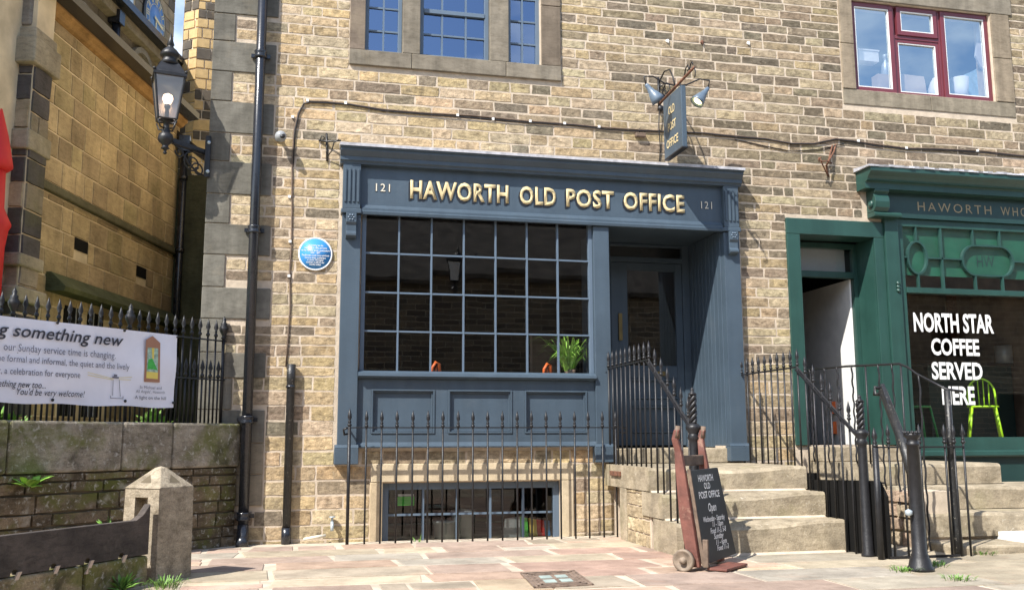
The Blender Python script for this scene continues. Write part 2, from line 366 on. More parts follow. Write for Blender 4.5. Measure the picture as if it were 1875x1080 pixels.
# ================================================================== GROUND
MB().box(-60, 60, -90, 60, -.5, -.062).build('ground', 'joint', kind='structure')
pave = MB().box(-9, 14, -13, -.02, -.09, -.0445).build('pavement', 'joint', kind='structure')
fcols = [(.42, .29, .23), (.40, .30, .24), (.44, .32, .24), (.40, .335, .255), (.46, .36, .25), (.41, .365, .30), (.46, .33, .25), (.38, .29, .235), (.49, .41, .30), (.45, .38, .28)]
def flags():
    y = -.30; out = []; row = 0
    while y > -12.5:
        d = rnd.uniform(.34, .58) if y > -4 else rnd.uniform(.6, 1.0); x = -8.5+rnd.uniform(0, .6); 
        while x < 13.5:
            right = x > 3.6 - .15*(y+2)
            l = rnd.uniform(1.1, 2.0) if right else rnd.uniform(.5, 1.35)
            g = .014 if right else rnd.uniform(.020, .042); c = tuple(v*.88 for v in rnd.choice(fcols))
            if right: c = tuple(a*.93 for a in ((.34, .30, .235) if rnd.random() < .6 else (.37, .315, .23)))
            j = lambda a=.034: rnd.uniform(-a, a)*(0.3 if right else 1)
            sl = .03*rnd.uniform(-1, 1); k = rnd.uniform(.85, 1.1)
            p = [(x+g+j(), y-d+g+j(.015)), (x+l-g+j(), y-d+g+j(.015)), (x+l-g+j(), y-g*.4+j(.015)), (x+g+j(), y-g*.4+j(.015))]
            if not right and rnd.random() < .18 and l > .6:
                h = x+l*rnd.uniform(.35, .65); yy = y-d*rnd.uniform(.4, .6)
                out.append(([p[0], (h-g*.6, p[0][1]), (h-g*.6+j(), p[3][1]), p[3]], c)); c2 = rnd.choice(fcols)
                out.append(([(h+g*.6, p[1][1]), p[1], (p[1][0]+j(.01), yy-g*.5), (h+g*.6, yy-g*.5)], c2)); out.append(([(h+g*.6, yy+g*.5), (p[2][0], yy+g*.5), p[2], (h+g*.6, p[2][1])], c))
            else: out.append((p, c))
            x += l
        y -= d; row += 1
    def big(q):
        c = Vector((sum(a[0] for a in q[0])/4, sum(a[1] for a in q[0])/4, -.04)); a = (q[0][1][0]-q[0][0][0])*(q[0][3][1]-q[0][0][1]); px, py = proj(c)
        return a/(c-CAM).length**3 if (-80 < px < 1950 and 0 < py < 1150) else 0
    out.sort(key=big, reverse=True); rest = MB()
    for i, (p, c) in enumerate(out):
        if c is None: continue
        cx, cy_ = sum(a[0] for a in p)/4, sum(a[1] for a in p)/4
        cs = .012; top = [(a[0]+(cs if a[0] < cx else -cs)*.5, a[1]+(cs if a[1] < cy_ else -cs)*.5) for a in p]; zt = -.0385+rnd.uniform(-.002, .003)
        k = rnd.uniform(.88, 1.1); b = MB() if i < 200 and big((p, c)) > 0 else rest
        vs = [(a[0], a[1], -.075) for a in p]+[(a[0], a[1], zt-.003) for a in p]+[(a[0], a[1], zt+rnd.uniform(-.001, .001)) for a in top]
        fs = [(8, 9, 10, 11)]+[(4+i_, 4+(i_+1) % 4, 8+(i_+1) % 4, 8+i_) for i_ in range(4)]+[(i_, (i_+1) % 4, 4+(i_+1) % 4, 4+i_) for i_ in range(4)]
        b.add(vs, fs, tuple(v*k for v in c))
        if b is not rest: b.build('flagstone', 'flag', pave)
    rest.build('more_flagstones', 'flag', pave, kind='stuff')
flags()
# raised ground behind the churchyard wall
A43 = R(43.6); WD = Vector((-math.sin(A43), -math.cos(A43), 0)); WN = Vector((math.cos(A43), -math.sin(A43), 0)); W0 = Vector((-.53, -.03, 0))
q0, q1 = W0-WN*.28+Vector((0, .05, 0)), W0-WN*.28+WD*7
MB().prism([(q0.x, q0.y), (q1.x, q1.y), (-14, q1.y), (-14, 26), (-1.02, 26), (-1.02, .02)], (0, 0, 0), (1, 0, 0), (0, 1, 0), (0, 0, .9)).build('churchyard_ground', 'moss', kind='structure')

# ================================================================== TERRACE BUILDING (stone wall, quoins, window surrounds, windows)
tb = thing('terrace_building', 'honey coloured stone terrace above and between the blue and the green shopfront', 'building')
SH = (.70, 4.972, .93, 3.53); GD = (5.97, 7.024, .93, 3.48); GW = (7.30, 9.75, .55, 3.95); UW = (.67, 2.73, 5.36, 6.9); RW = (6.88, 8.94, 5.40, 6.62); BW = (.955, 2.92, -.55, .555)
wallgrid((-.96, 11), (-.45, 7.6), [SH, GD, GW, UW, RW, BW, (3.54, 4.92, .7, .95)], -.0074, .30).build('mortar_wall', 'mortar', tb)
wb = MB(); wb.box(-.96, -.70, .302, 9, -.4, 7.6); wb.box(10.7, 11, .302, 9, -.4, 7.6); wb.box(-.96, 11, 9, 9.3, -.4, 7.6); wb.build('rear_wall', 'churchmortar', tb)
MB().mould([(-.1, 7.6), (4.6, 10.6), (4.7, 10.5), (4.7, 10.4), (9.4, 7.6), (9.4, 7.5), (-.1, 7.5)], -1.05, 11.1).build('roof', 'roofslate', tb)
def stonecol(u, z, row):
    t = rnd.random(); dirty = min(1, max(0, (u-1.6)/3.6))*(.95 if z > 3.2 else .5)+.10 + (.25 if u < .1 and z < 3.6 else 0)
    if z < 1.2: dirty *= .5
    if t < .06+.17*dirty: c = (.25, .205, .15)
    elif t < .14+.5*dirty: c = (.36, .285, .195)
    elif t < .42: c = (.54, .40, .225)
    elif t < .72: c = (.50, .385, .23)
    else: c = (.57, .455, .30)
    k = rnd.uniform(.76, 1.05)*(1-.27*dirty); return tuple(v*k*rnd.uniform(.96, 1.04) for v in c)
qz = [7.6, 6.33, 5.99, 5.647, 5.331, 4.984, 4.647, 4.291, 3.974, 3.613, 3.29, 2.953, 2.607, 2.27, 1.919, 1.651, 1.323, .98, .66, .34, 0.0, -.35]
qex = []
for i in range(len(qz)-1):
    z1, z0 = qz[i], qz[i+1]; long = (i % 2 == 0); 
    if z1 < 1.7: long = rnd.random() < .5
    x1 = (-.28 if long else -.735)+rnd.uniform(-.02, .02) if z1 > 1.7 else (-.28 if long else -.62)
    qex.append((-1, x1, z0, z1)); k = rnd.uniform(.85, 1.12) 
    col = tuple(v*k for v in ((.165, .155, .13) if z1 > 1.0 else (.26, .22, .16)))
    MB().box(-.968, x1-.006, -.024, .30, z0+.005, z1-.005, col).build('quoin', 'quoin', tb, bevel=.006)
ex = qex + [(.43, 5.20, .745, 4.26), (.70, 3.42, .0, .0), SH, (5.80, 7.40, .0, 3.685), (6.86, 11, 3.60, 4.36), (7.3, 11, -1, 4.0), (.50, 2.97, 5.175, 7.6), (6.68, 9.23, 5.19, 7.0), BW, (.83, 3.06, .565, .757), (.82, .955, -1, .57), (2.92, 3.06, -1, .57), (3.54, 9, -1, .60)]
ex[0:0] = []
ex2 = [e for e in ex if e != (.43, 5.20, .745, 4.26)]
# above and beside the shopfronts
ex_all = [e for e in ex2] + [(.43, 5.18, .93, 4.22), (.44, .72, .76, .95)]
masonry(tb, (0, 0, 0), (1, 0, 0), (0, -1, 0), -.93, 9.9, -.32, 7.3, (.095, .130), (.20, .56), ex_all, stonecol, grid=(5, 3), chf=lambda z: rnd.uniform(.135, .175) if z < 1.55 else rnd.uniform(.095, .130))
# upper window surround of the post office
def block(x0, x1, z0, z1, y0=-.035, y1=.16, name='surround_block', m='quoin', col=(.23, .2, .155)):
    k = rnd.uniform(.88, 1.12); return MB().box(x0, x1, y0, y1, z0, z1, tuple(v*k for v in col)).build(name, m, tb, bevel=.007)
for a, b_ in ((.500, 1.20), (1.206, 2.30), (2.306, 2.968)): block(a, b_, 5.178, 5.356, y0=-.045, name='window_sill')
for z0, z1 in ((5.36, 6.1), (6.106, 6.85)):
    block(.500, .672, z0, z1, col=(.19, .15, .115)); block(2.735, 2.968, z0, z1, col=(.2, .16, .12))
block(1.098, 1.296, 5.36, 6.85, name='window_mullion'); block(2.118, 2.336, 5.36, 6.85, name='window_mullion'); block(.47, 3.0, 6.856, 7.12, name='window_lintel')
def glazed(parent, name, x0, x1, z0, z1, xs, zs, yg, m, g, fr=.045, bar=.02, fy=(.0, .0), label=None):
    """one light: frame > bars and panes"""
    b = MB(); frame(b, x0, x1, z0, z1, fr, yg-.03, yg+.03); o = b.build(name, m, parent, bevel=.003, label=label)
    X = [x0+fr]+list(xs)+[x1-fr]; Z = [z0+fr]+list(zs)+[z1-fr]
    for x in xs: MB().box(x-bar/2, x+bar/2, yg-.022, yg+.02, z0+fr, z1-fr).build('glazing_bar', m, o)
    for z in zs: MB().box(x0+fr, x1-fr, yg-.018, yg+.016, z-bar/2, z+bar/2).build('glazing_bar', m, o)
    for i in range(len(X)-1):
        for j in range(len(Z)-1): t1, t2 = rnd.uniform(-.0022, .0022), rnd.uniform(-.0022, .0022); MB().add([(X[i], yg-t1-t2, Z[j]), (X[i+1], yg+t1-t2, Z[j]), (X[i+1], yg+t1+t2, Z[j+1]), (X[i], yg-t1+t2, Z[j+1])], [(0, 1, 2, 3)]).build('pane', g, o)
    return o
zr = [5.645, 5.925, 6.21, 6.5]
glazed(tb, 'sash_window', .674, 1.096, 5.36, 6.85, [.885], zr, .10, 'blueside', 'g_up')
o_ = glazed(tb, 'sash_window', 1.298, 2.116, 5.36, 6.85, [1.565, 1.845], [5.66, 6.21, 6.5], .10, 'blueside', 'g_up', fr=.05)
MB().box(1.348, 2.066, .062, .10, 5.915, 5.965).build('meeting_rail', 'blueside', o_, bevel=.003)
glazed(tb, 'sash_window', 2.338, 2.733, 5.36, 6.85, [2.525], zr, .10, 'blueside', 'g_up')
# room behind upper windows
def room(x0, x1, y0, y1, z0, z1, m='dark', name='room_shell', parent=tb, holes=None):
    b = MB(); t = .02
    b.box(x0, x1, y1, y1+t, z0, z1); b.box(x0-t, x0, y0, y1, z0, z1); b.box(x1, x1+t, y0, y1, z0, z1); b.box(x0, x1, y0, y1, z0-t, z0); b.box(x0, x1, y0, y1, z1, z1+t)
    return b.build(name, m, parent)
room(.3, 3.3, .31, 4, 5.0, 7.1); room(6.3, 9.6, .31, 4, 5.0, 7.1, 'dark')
# red casement
for a, b_ in ((6.685, 7.95), (7.956, 9.228)): block(a, b_, 5.196, 5.396, y0=-.02, name='window_sill', col=(.25, .215, .16))
for z0, z1 in ((5.40, 6.0), (6.006, 6.62)): block(6.685, 6.872, z0, z1, y0=-.03, col=(.26, .21, .15)); block(8.948, 9.228, z0, z1, y0=-.03, col=(.26, .21, .15))
block(6.64, 9.28, 6.626, 6.88, y0=-.03, name='window_lintel')
RWD = [('casement_window', 6.885, 7.50, 5.405, 6.61), ('casement_window', 7.56, 8.16, 6.22, 6.61), ('fixed_window', 7.53, 8.18, 5.405, 6.17), ('casement_window', 8.215, 8.935, 5.405, 6.61)]
b = MB(); frame(b, 6.876, 8.944, 5.401, 6.615, .03, .05, .14); b.box(7.50, 7.53, .05, .14, 5.431, 6.585); b.box(8.18, 8.214, .05, .14, 5.431, 6.585); b.box(7.53, 8.18, .05, .14, 6.17, 6.22); rf = b.build('window_frame', 'red', tb, bevel=.004)
for n, x0, x1, z0, z1 in RWD:
    o_ = glazed(tb, n, x0, x1, z0, z1, [], [], .06 if n[0] == 'c' else .09, 'red', 'g_red', fr=.058 if n[0] == 'c' else .045)
    b = MB(); t = .058 if n[0] == 'c' else .045; frame(b, x0+t, x1-t, z0+t, z1-t, .012, .035 if n[0] == 'c' else .065, .058 if n[0] == 'c' else .088); b.build('bead', 'white', o_)
# basement window surround and window
block(.83, 3.06, .566, .755, y0=-.03, y1=.10, name='basement_lintel', m='buffstone', col=(.50, .41, .28))
block(.82, .953, -.5, .563, y0=-.028, y1=.10, name='basement_jamb', m='buffstone', col=(.48, .38, .25)); block(2.923, 3.06, -.5, .563, y0=-.028, y1=.10, name='basement_jamb', m='buffstone', col=(.52, .43, .3))
bw = glazed(tb, 'basement_window', .956, 2.918, -.5, .55, [1.40, 1.77, 2.14, 2.51], [.215], .10, 'blueside', 'g_base', fr=.07, bar=.022)
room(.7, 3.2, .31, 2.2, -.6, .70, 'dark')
# frontages below the shop window: stone strip is made by the masonry above

# ================================================================== SHOP INTERIOR of the post office
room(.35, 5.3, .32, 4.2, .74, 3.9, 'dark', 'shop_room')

# ================================================================== BLUE SHOPFRONT
sf = thing('post_office_shopfront', 'blue grey timber shopfront with gilt HAWORTH OLD POST OFFICE fascia and many small panes', 'shopfront', (.46, 0, .75))
def pilaster(x0, x1, z0, z1, y, base=True):
    o = MB().box(x0, x1, y, .0, z0, z1).build('pilaster', 'blue', sf, bevel=.004)
    if base: MB().box(x0-.028, x1+.022, y-.035, .0, z0-.175, z0-.005).build('plinth', 'blue', o, bevel=.006); MB().mould([(y-.035, z0-.002), (y-.02, z0+.012), (y-.012, z0+.028), (0, z0+.028), (0, z0-.002)], x0-.025, x1+.02).build('plinth_moulding', 'blue', o)
    return o
pl = pilaster(.462, .662, .932, 3.44, -.10); pr = pilaster(4.935, 5.135, .93, 3.44, -.10); pm = pilaster(3.32, 3.505, .93, 3.44, -.08)
for p_, x0, x1 in ((pl, .49, .62), (pr, 4.97, 5.10)):
    xm = (x0+x1)/2
    # fluted block, rosette and scrolled console above each outer pilaster
    o = MB().box(x0-.03, x1+.03, -.125, 0, 3.50, 4.0).build('fluted_block', 'blue', sf, bevel=.003)
    for i in range(4):
        xx = x0-.005+i*(x1-x0+.01)/3; MB().box(xx-.011, xx+.011, -.140, -.124, 3.57, 3.94).build('reed', 'blue', o, bevel=.003)
    MB().box(x0-.045, x1+.045, -.135, 0, 3.445, 3.498).build('block_moulding', 'blue', o, bevel=.008)
    k = MB().mould([(-.10, 3.44), (-.17, 3.44), (-.17, 3.34), (-.15, 3.31), (-.15, 3.24), (-.175, 3.215), (-.175, 3.19), (-.155, 3.175), (-.10, 3.16)], x0+.01, x1-.01).build('console', 'blue', sf, bevel=.004)
    ro = MB(); 
    for i in range(6): ro.lathe([(.014, 0), (.008, .008), (.0, .01)], (xm+.028*math.cos(i*1.047), -.17, 3.39+.028*math.sin(i*1.047)), 6, Matrix.Rotation(R(90), 3, 'X'))
    ro.lathe([(.012, 0), (.0, .012)], (xm, -.17, 3.39), 6, Matrix.Rotation(R(90), 3, 'X')); ro.build('rosette', 'blueside', k)
# fascia board, mouldings and cornice
fa = MB().box(.65, 4.945, -.06, 0, 3.56, 4.0).build('fascia', 'blue', sf)
MB().mould([(-.06, 3.445), (-.115, 3.445), (-.12, 3.475), (-.105, 3.49), (-.105, 3.515), (-.09, 3.53), (-.075, 3.558), (-.06, 3.558)], .665, 4.93).build('fascia_moulding', 'blue', sf)
MB().mould([(0, 4.0), (-.13, 4.0), (-.135, 4.02), (-.155, 4.035), (-.155, 4.075), (-.165, 4.083), (-.20, 4.125), (-.205, 4.135), (-.205, 4.15), (-.225, 4.158), (-.23, 4.185), (0, 4.185)], .425, 5.17).build('cornice', 'blue', sf)
MB().mould([(0, 4.187), (-.231, 4.187), (-.231, 4.172), (-.240, 4.172), (-.240, 4.202), (-.10, 4.215), (-.005, 4.255), (0, 4.25)], .415, 5.18).build('lead_flashing', 'lead', sf)
MB().mould([(0, 4.256), (-.012, 4.25), (-.06, 4.225), (-.03, 4.222), (0, 4.23)], .47, 5.13).build('flashing_fillet', 'mortar', sf)
TH = P(750, 362, -.062); TE = P(1252, 383, -.062)
def fascia_text(body, pxl, pxr, pyb, size, off, sp=1.0):
    a, b_ = P(pxl, pyb, -.063), P(pxr, pyb, -.063); o = Vector((a.x, -.063, a.z))
    return text('fascia_lettering', body, 'gold', sf, o, (1, 0, 0), (0, 0, 1), size, ext=.004, width=b_.x-a.x, off=off, spacing=sp)
zt = 3.665
for body, a, b_ in (('HAWORTH', 751, 931), ('OLD', 952, 1018), ('POST', 1037, 1124), ('OFFICE', 1142, 1253)):
    xa, xb = P(a, 370, -.066).x, P(b_, 370, -.066).x
    text('fascia_lettering', body, 'gold', sf, (xa, -.072, zt), (1, 0, 0), (0, 0, 1), .285, ext=.004, width=xb-xa, off=.028, spacing=1.08)
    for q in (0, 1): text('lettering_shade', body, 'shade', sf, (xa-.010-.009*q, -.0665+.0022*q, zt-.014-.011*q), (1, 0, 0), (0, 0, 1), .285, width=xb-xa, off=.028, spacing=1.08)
for a, b_ in ((688, 714), (1283, 1303)):
    xa, xb = P(a, 355, -.066).x, P(b_, 355, -.066).x
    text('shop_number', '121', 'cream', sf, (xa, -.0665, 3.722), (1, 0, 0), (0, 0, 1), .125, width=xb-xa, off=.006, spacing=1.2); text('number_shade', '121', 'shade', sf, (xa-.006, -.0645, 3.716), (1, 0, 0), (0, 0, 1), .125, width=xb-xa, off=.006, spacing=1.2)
# main window 7 x 4 panes
VX = [1.089, 1.452, 1.816, 2.18, 2.544, 2.906]; VZ = [2.177, 2.601, 3.036]
mw = glazed(sf, 'display_window', .682, 3.318, 1.70, 3.528, VX, VZ, .0, 'blueside', 'g_shop', fr=.045, bar=.018)
MB().mould([(-.045, 1.745), (-.12, 1.715), (-.125, 1.685), (-.09, 1.665), (-.045, 1.66)], .665, 3.318).build('window_sill', 'blue', sf)
# stall riser with three panels
b = MB(); PAN = [(.815, 1.50), (1.645, 2.36), (2.50, 3.225)]; zp = (1.075, 1.548)
b.box(.664, 3.318, -.045, .0, .935, zp[0]); b.box(.664, 3.318, -.045, .0, zp[1], 1.658); xs_ = [.664]+[v for p_ in PAN for v in p_]+[3.318]
for i in range(0, 8, 2): b.box(xs_[i], xs_[i+1], -.045, 0, zp[0], zp[1])
st = b.build('stall_riser', 'blue', sf, bevel=.002)
for a, b_ in PAN:
    o = MB().box(a+.002, b_-.002, -.012, 0, zp[0]+.002, zp[1]-.002).build('panel', 'blue', st); f_ = MB(); frame(f_, a+.001, b_-.001, zp[0]+.001, zp[1]-.001, .018, -.056, -.014); frame(f_, a+.02, b_-.02, zp[0]+.02, zp[1]-.02, .016, -.036, -.013); f_.build('panel_moulding', 'blue', st, bevel=.003)
MB().mould([(0, .925), (-.085, .925), (-.09, .94), (-.065, .955), (-.047, .985), (0, .985)], .664, 3.318).build('base_moulding', 'blue', sf)
# recessed doorway: boarded cheek, soffit, back wall, door
for i in range(9):
    y0 = -.0+i*.105; MB().box(4.925, 4.945, y0+.003, y0+.102, .91, 3.47).build('cheek_board', 'blue', sf, bevel=.006)
MB().box(4.948, 4.97, 0, 1.0, .80, 3.50).build('cheek_backing', 'blue', sf); MB().box(3.50, 3.53, .0, 1.0, .80, 3.50).build('inner_cheek', 'blue', sf)
MB().box(3.53, 4.947, 0, 1.0, 3.475, 3.50).build('soffit', 'blue', sf)
YD = .93
b = MB(); b.box(3.53, 3.86, YD, YD+.06, .91, 3.47); b.box(4.83, 4.925, YD, YD+.06, .91, 3.47); b.box(3.86, 4.83, YD, YD+.06, 3.235, 3.30); b.box(3.86, 4.83, YD, YD+.06, 3.44, 3.47); b.build('door_frame', 'blue', sf, bevel=.004)
MB().add([(3.86, YD+.03, 3.30), (4.83, YD+.03, 3.30), (4.83, YD+.03, 3.44), (3.86, YD+.03, 3.44)], [(0, 1, 2, 3)]).build('transom_pane', 'g_shop', sf)
b = MB(); b.box(3.865, 4.085, YD+.01, YD+.055, .93, 3.23); b.box(4.735, 4.825, YD+.01, YD+.055, .93, 3.23); b.box(4.085, 4.735, YD+.01, YD+.055, 3.13, 3.23); b.box(4.085, 4.735, YD+.01, YD+.055, 1.76, 1.92); b.box(4.085, 4.735, YD+.01, YD+.055, 1.42, 1.50); b.box(4.085, 4.735, YD+.01, YD+.055, .93, 1.08)
dr = b.build('shop_door', 'blue', sf, bevel=.004)
MB().add([(4.085, YD+.03, 1.92), (4.735, YD+.03, 1.92), (4.735, YD+.03, 3.13), (4.085, YD+.03, 3.13)], [(0, 1, 2, 3)]).build('door_pane', 'g_shop', dr)
for z0, z1 in ((1.50, 1.76), (1.08, 1.42)):
    MB().box(4.087, 4.733, YD+.03, YD+.05, z0+.002, z1-.002).build('door_panel', 'blue', dr); f_ = MB(); frame(f_, 4.09, 4.73, z0+.004, z1-.004, .025, YD-.004, YD+.028); f_.build('panel_moulding', 'blue', dr, bevel=.004)
hp = P(1136, 598, YD); MB().box(hp.x-.025, hp.x+.025, YD-.012, YD+.009, hp.z-.17, hp.z+.17).build('finger_plate', 'brass', dr, bevel=.004)
lp = P(1212, 684, YD); MB().box(lp.x-.06, lp.x+.06, YD-.006, YD+.009, lp.z-.025, lp.z+.03).build('letter_plate', 'brass', dr, bevel=.003)
# stone threshold
th = thing('stone_threshold', 'worn stone threshold step under the recessed blue shop door', 'step', (4.2, 0, .74)); MB().box(3.515, 4.925, -.04, 1.2, .735, .905).build('threshold_slab', 'step', th, bevel=.012)

# ================================================================== GREEN SHOPFRONT AND DOORWAY
gs = thing('wholefoods_shopfront', 'dark green shopfront with HAWORTH WHOLEFOODS fascia and white coffee lettering on its glass', 'shopfront', (5.8, 0, .6))
b = MB(); b.box(5.795, 5.968, -.04, .30, .93, 3.475); b.box(5.795, 7.12, -.042, .30, 3.477, 3.672); b.box(6.985, 7.12, -.04, .0, .93, 3.475); b.build('door_surround', 'green', gs, bevel=.005)
b = MB(); b.box(6.985, 7.02, .002, .42, .93, 3.475); b.box(6.93, 6.984, .36, .43, .93, 3.47); b.build('door_reveal', 'green', gs, bevel=.004)
b = MB(); b.box(5.97, 6.93, .36, .43, 3.40, 3.47); b.box(5.97, 6.93, .34, .43, 3.02, 3.10); b.box(5.97, 6.03, .36, .43, .93, 3.40); b.build('transom_frame', 'green', gs, bevel=.004)
MB().add([(6.03, .40, 3.10), (6.93, .40, 3.10), (6.93, .40, 3.40), (6.03, .40, 3.40)], [(0, 1, 2, 3)]).build('transom_pane', 'g_shop', gs)
MB().box(6.1, 6.9, .50, .52, 3.05, 3.42).build('transom_blind', 'grey', gs)
wl = MB().box(6.905, 6.93, .432, 1.9, .93, 3.02).build('open_white_door', 'white', gs, bevel=.004)
b = MB(); b.box(7.122, 7.305, -.075, .0, .60, 3.74); gp = b.build('pilaster', 'green', gs, bevel=.004)
b = MB(); q = P(1645, 525, -.08); 
for dz in (-.045, 0, .045): b.lathe([(.03, 0), (.022, .018), (.0, .025)], (q.x, -.075, q.z+dz), 8, Matrix.Rotation(R(90), 3, 'X'))
b.build('carved_drop', 'green', gp)
MB().mould([(-.0, 3.72), (-.17, 3.72), (-.175, 3.75), (-.15, 3.78), (0, 3.78)], 6.93, 7.31).build('capital', 'green', gs, bevel=.004)
b = MB(); b.mould([(0, 3.782), (-.15, 3.782), (-.19, 3.83), (-.20, 3.9), (-.19, 3.96), (-.16, 4.0), (-.20, 4.03), (-.20, 4.06), (0, 4.06)], 6.93, 7.13); b.build('console', 'green', gs, bevel=.006)
q = P(1600, 372, -.1); MB().lathe([(.05, -.01), (.05, .01), (.03, .02), (0, .03)], (6.925, -.10, 3.88), 12, Matrix.Rotation(R(-90), 3, 'Y')).build('console_roundel', 'green', gs)
gf = MB().box(7.13, 9.9, -.07, 0, 3.74, 4.06).build('fascia', 'darkgreen', gs)
MB().mould([(0, 4.06), (-.20, 4.06), (-.20, 4.13), (-.215, 4.14), (-.25, 4.15), (-.255, 4.17), (-.275, 4.2), (-.32, 4.235), (-.33, 4.25), (-.33, 4.30), (0, 4.30)], 6.80, 9.9).build('cornice', 'green', gs)
b = MB(); rnd2 = random.Random(3)
for i in range(44):
    x = 6.77+i*.07; z = 4.302+rnd2.uniform(0, .006); b.prism([(0, z), (-.345+rnd2.uniform(-.01, .01), z-.004), (-.345, z+.014+rnd2.uniform(0, .012)), (-.12, z+.035), (0, z+.05)], (x, 0, 0), (0, 1, 0), (0, 0, 1), (.0705, 0, 0))
b.build('lead_flashing', 'lead', gs)
a, b_ = P(1681, 385, -.075), P(1816, 391, -.075); M['dullgold'] = mat('dull_gold_letter', (.30, .24, .14), .5, var=.1)
text('fascia_lettering', 'HAWORTH', 'dullgold', gs, (a.x, -.0725, 3.842), (1, 0, 0), (0, 0, 1), .165, width=b_.x-a.x, spacing=1.35)
text('fascia_lettering', 'WHOLEFOODS', 'dullgold', gs, (P(1833, 390, -.075).x, -.0725, 3.842), (1, 0, 0), (0, 0, 1), .165, width=1.16, spacing=1.35)
# window: frame, transom, curved top lights, big pane
b = MB(); b.box(7.31, 9.9, -.03, .04, 3.64, 3.738); b.box(7.31, 7.40, -.03, .04, 1.0, 3.64); b.box(7.40, 9.9, -.05, .04, 2.795, 2.865); b.build('window_frame', 'green', gs, bevel=.004)
MB().mould([(0, 1.02), (-.05, 1.02), (-.055, .86), (-.12, .845), (-.125, .80), (-.10, .78), (0, .78)], 7.31, 9.9).build('window_sill', 'green', gs)
MB().box(7.31, 9.9, -.06, 0, .35, .779).build('stall_riser', 'darkgreen', gs)
def ovalbar(cx, cz, hw, hh, n=28):
    pts = []; r = hh
    for i in range(n):
        t = 2*math.pi*i/n; s = hw-min(r, hw) if hw > hh else 0; x = math.cos(t)*min(hw, r)+(s if math.cos(t) > 0.01 else -s if math.cos(t) < -.01 else 0); pts.append((cx+x, cz+math.sin(t)*hh))
    return pts
tl = MB()
o1 = (P(1678, 472, 0), P(1808, 488, 0)); 
def ring(b, cx, cz, hw, hh):
    pts = ovalbar(cx, cz, hw, hh); n = len(pts); vs = []
    for (x, z) in pts:
        dx, dz = x-cx, z-cz; l = math.hypot(dx, dz) or 1; ux, uz = dx/l*.013, dz/l*.013
        vs += [(x-ux, -.028, z-uz), (x+ux, -.028, z+uz), (x+ux, .02, z+uz), (x-ux, .02, z-uz)]
    b.add(vs, [(4*i+k, 4*((i+1) % n)+k, 4*((i+1) % n)+(k+1) % 4, 4*i+(k+1) % 4) for i in range(n) for k in range(4)])
c1, c2 = o1; z1, z2 = c1.z, c1.z-.005
ring(tl, c1.x, z1, .135, .205); ring(tl, c2.x, z2, .375, .195)
def vb(x, za, zb, t=.02): tl.box(x-t/2, x+t/2, -.026, .02, za, zb)
for x, hh in ((c1.x, .205), (c2.x-.2, .192), (c2.x+.2, .192)): vb(x, z1+hh, 3.64); vb(x, 2.865, z1-hh)
vb(P(1723, 470, 0).x, 2.865, 3.64, .024); tl.box(7.40, c1.x-.135, -.026, .02, z1-.01, z1+.01); tl.box(c1.x+.135, c2.x-.375, -.026, .02, z1-.01, z1+.01); tl.box(c2.x+.375, 9.9, -.026, .02, z1-.01, z1+.01)
tl.build('curved_glazing_bars', 'green', gs)
MB().add([(7.40, .0, 2.865), (9.9, .0, 2.865), (9.9, .0, 3.64), (7.40, .0, 3.64)], [(0, 1, 2, 3)]).build('top_light_pane', 'g_shop', gs)
MB().add([(7.40, .0, 1.02), (9.9, .0, 1.02), (9.9, .0, 2.795), (7.40, .0, 2.795)], [(0, 1, 2, 3)]).build('display_pane', 'g_shop', gs)
MB().box(7.40, 9.9, .03, .034, 3.03, 3.64).build('green_film', 'greenfilm', gs)
text('monogram', 'HW', 'darkgreen', gs, (c2.x, .026, z1-.08), (1, 0, 0), (0, 0, 1), .22, align='CENTER', width=.26)
for body, xa, xb, yt, yb in (('NORTH STAR', 1674, 1820, 573, 606), ('COFFEE', 1706, 1794, 619, 648), ('SERVED', 1707, 1800, 662, 692), ('HERE', 1726, 1786, 706, 738)):
    a, b_ = P(xa, yb, -.004), P(xb, yb, -.004); h = (P(xa, yt, -.004).z-a.z); text('window_lettering', body, 'white', gs, (a.x, -.004, (a.z+b_.z)/2-.01), (1, 0, 0), (0, 0, 1), h/.70, width=b_.x-a.x, off=.03)
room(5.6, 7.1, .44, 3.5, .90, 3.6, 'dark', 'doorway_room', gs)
room(7.25, 10.4, .32, 3.2, .9, 3.75, 'warmint', 'shop_room', gs)

# ================================================================== STEPS
def worn_slab(name, parent, x0, x1, y0, y1, z0, z1, wear=.03, cx=None, m='step', seed=0):
    n = 14; cx = (x0+x1)/2 if cx is None else cx; b = MB(); g = []
    rr = random.Random(seed)
    for i in range(n+1):
        x = x0+(x1-x0)*i/n; w = wear*max(0, 1-((x-cx)/((x1-x0)*.42))**2); j = rr.uniform(-.002, .002)
        g += [(x, y0+j, z0), (x, y0+j, z1-w-.03), (x, y0+.012+w*.5, z1-w-.006), (x, y0+.04+w, z1-w*.75), (x, y0+.16, z1-w*.25), (x, y1, z1), (x, y1, z0)]
    k = 7; fs = [(i*k+a, (i+1)*k+a, (i+1)*k+(a+1) % k, i*k+(a+1) % k) for i in range(n) for a in range(k)]
    fs += [tuple(range(k))[::-1], tuple(range(n*k, n*k+k))]
    b.add(g, [f[::-1] for f in fs], None, False); return b.build(name, m, parent)
sp = thing('post_office_steps', 'worn stone steps with three risers up to the recessed blue shop door', 'steps', (4.2, -1.2, -.04))
worn_slab('landing_slab', sp, 3.42, 5.13, -1.40, -.045, .505, .735, .04, 4.2, seed=1)
worn_slab('step_slab', sp, 3.42, 5.12, -1.75, -1.20, .265, .495, .045, 4.15, seed=2)
worn_slab('step_slab', sp, 3.42, 5.12, -2.08, -1.50, -.06, .255, .045, 4.1, seed=3)
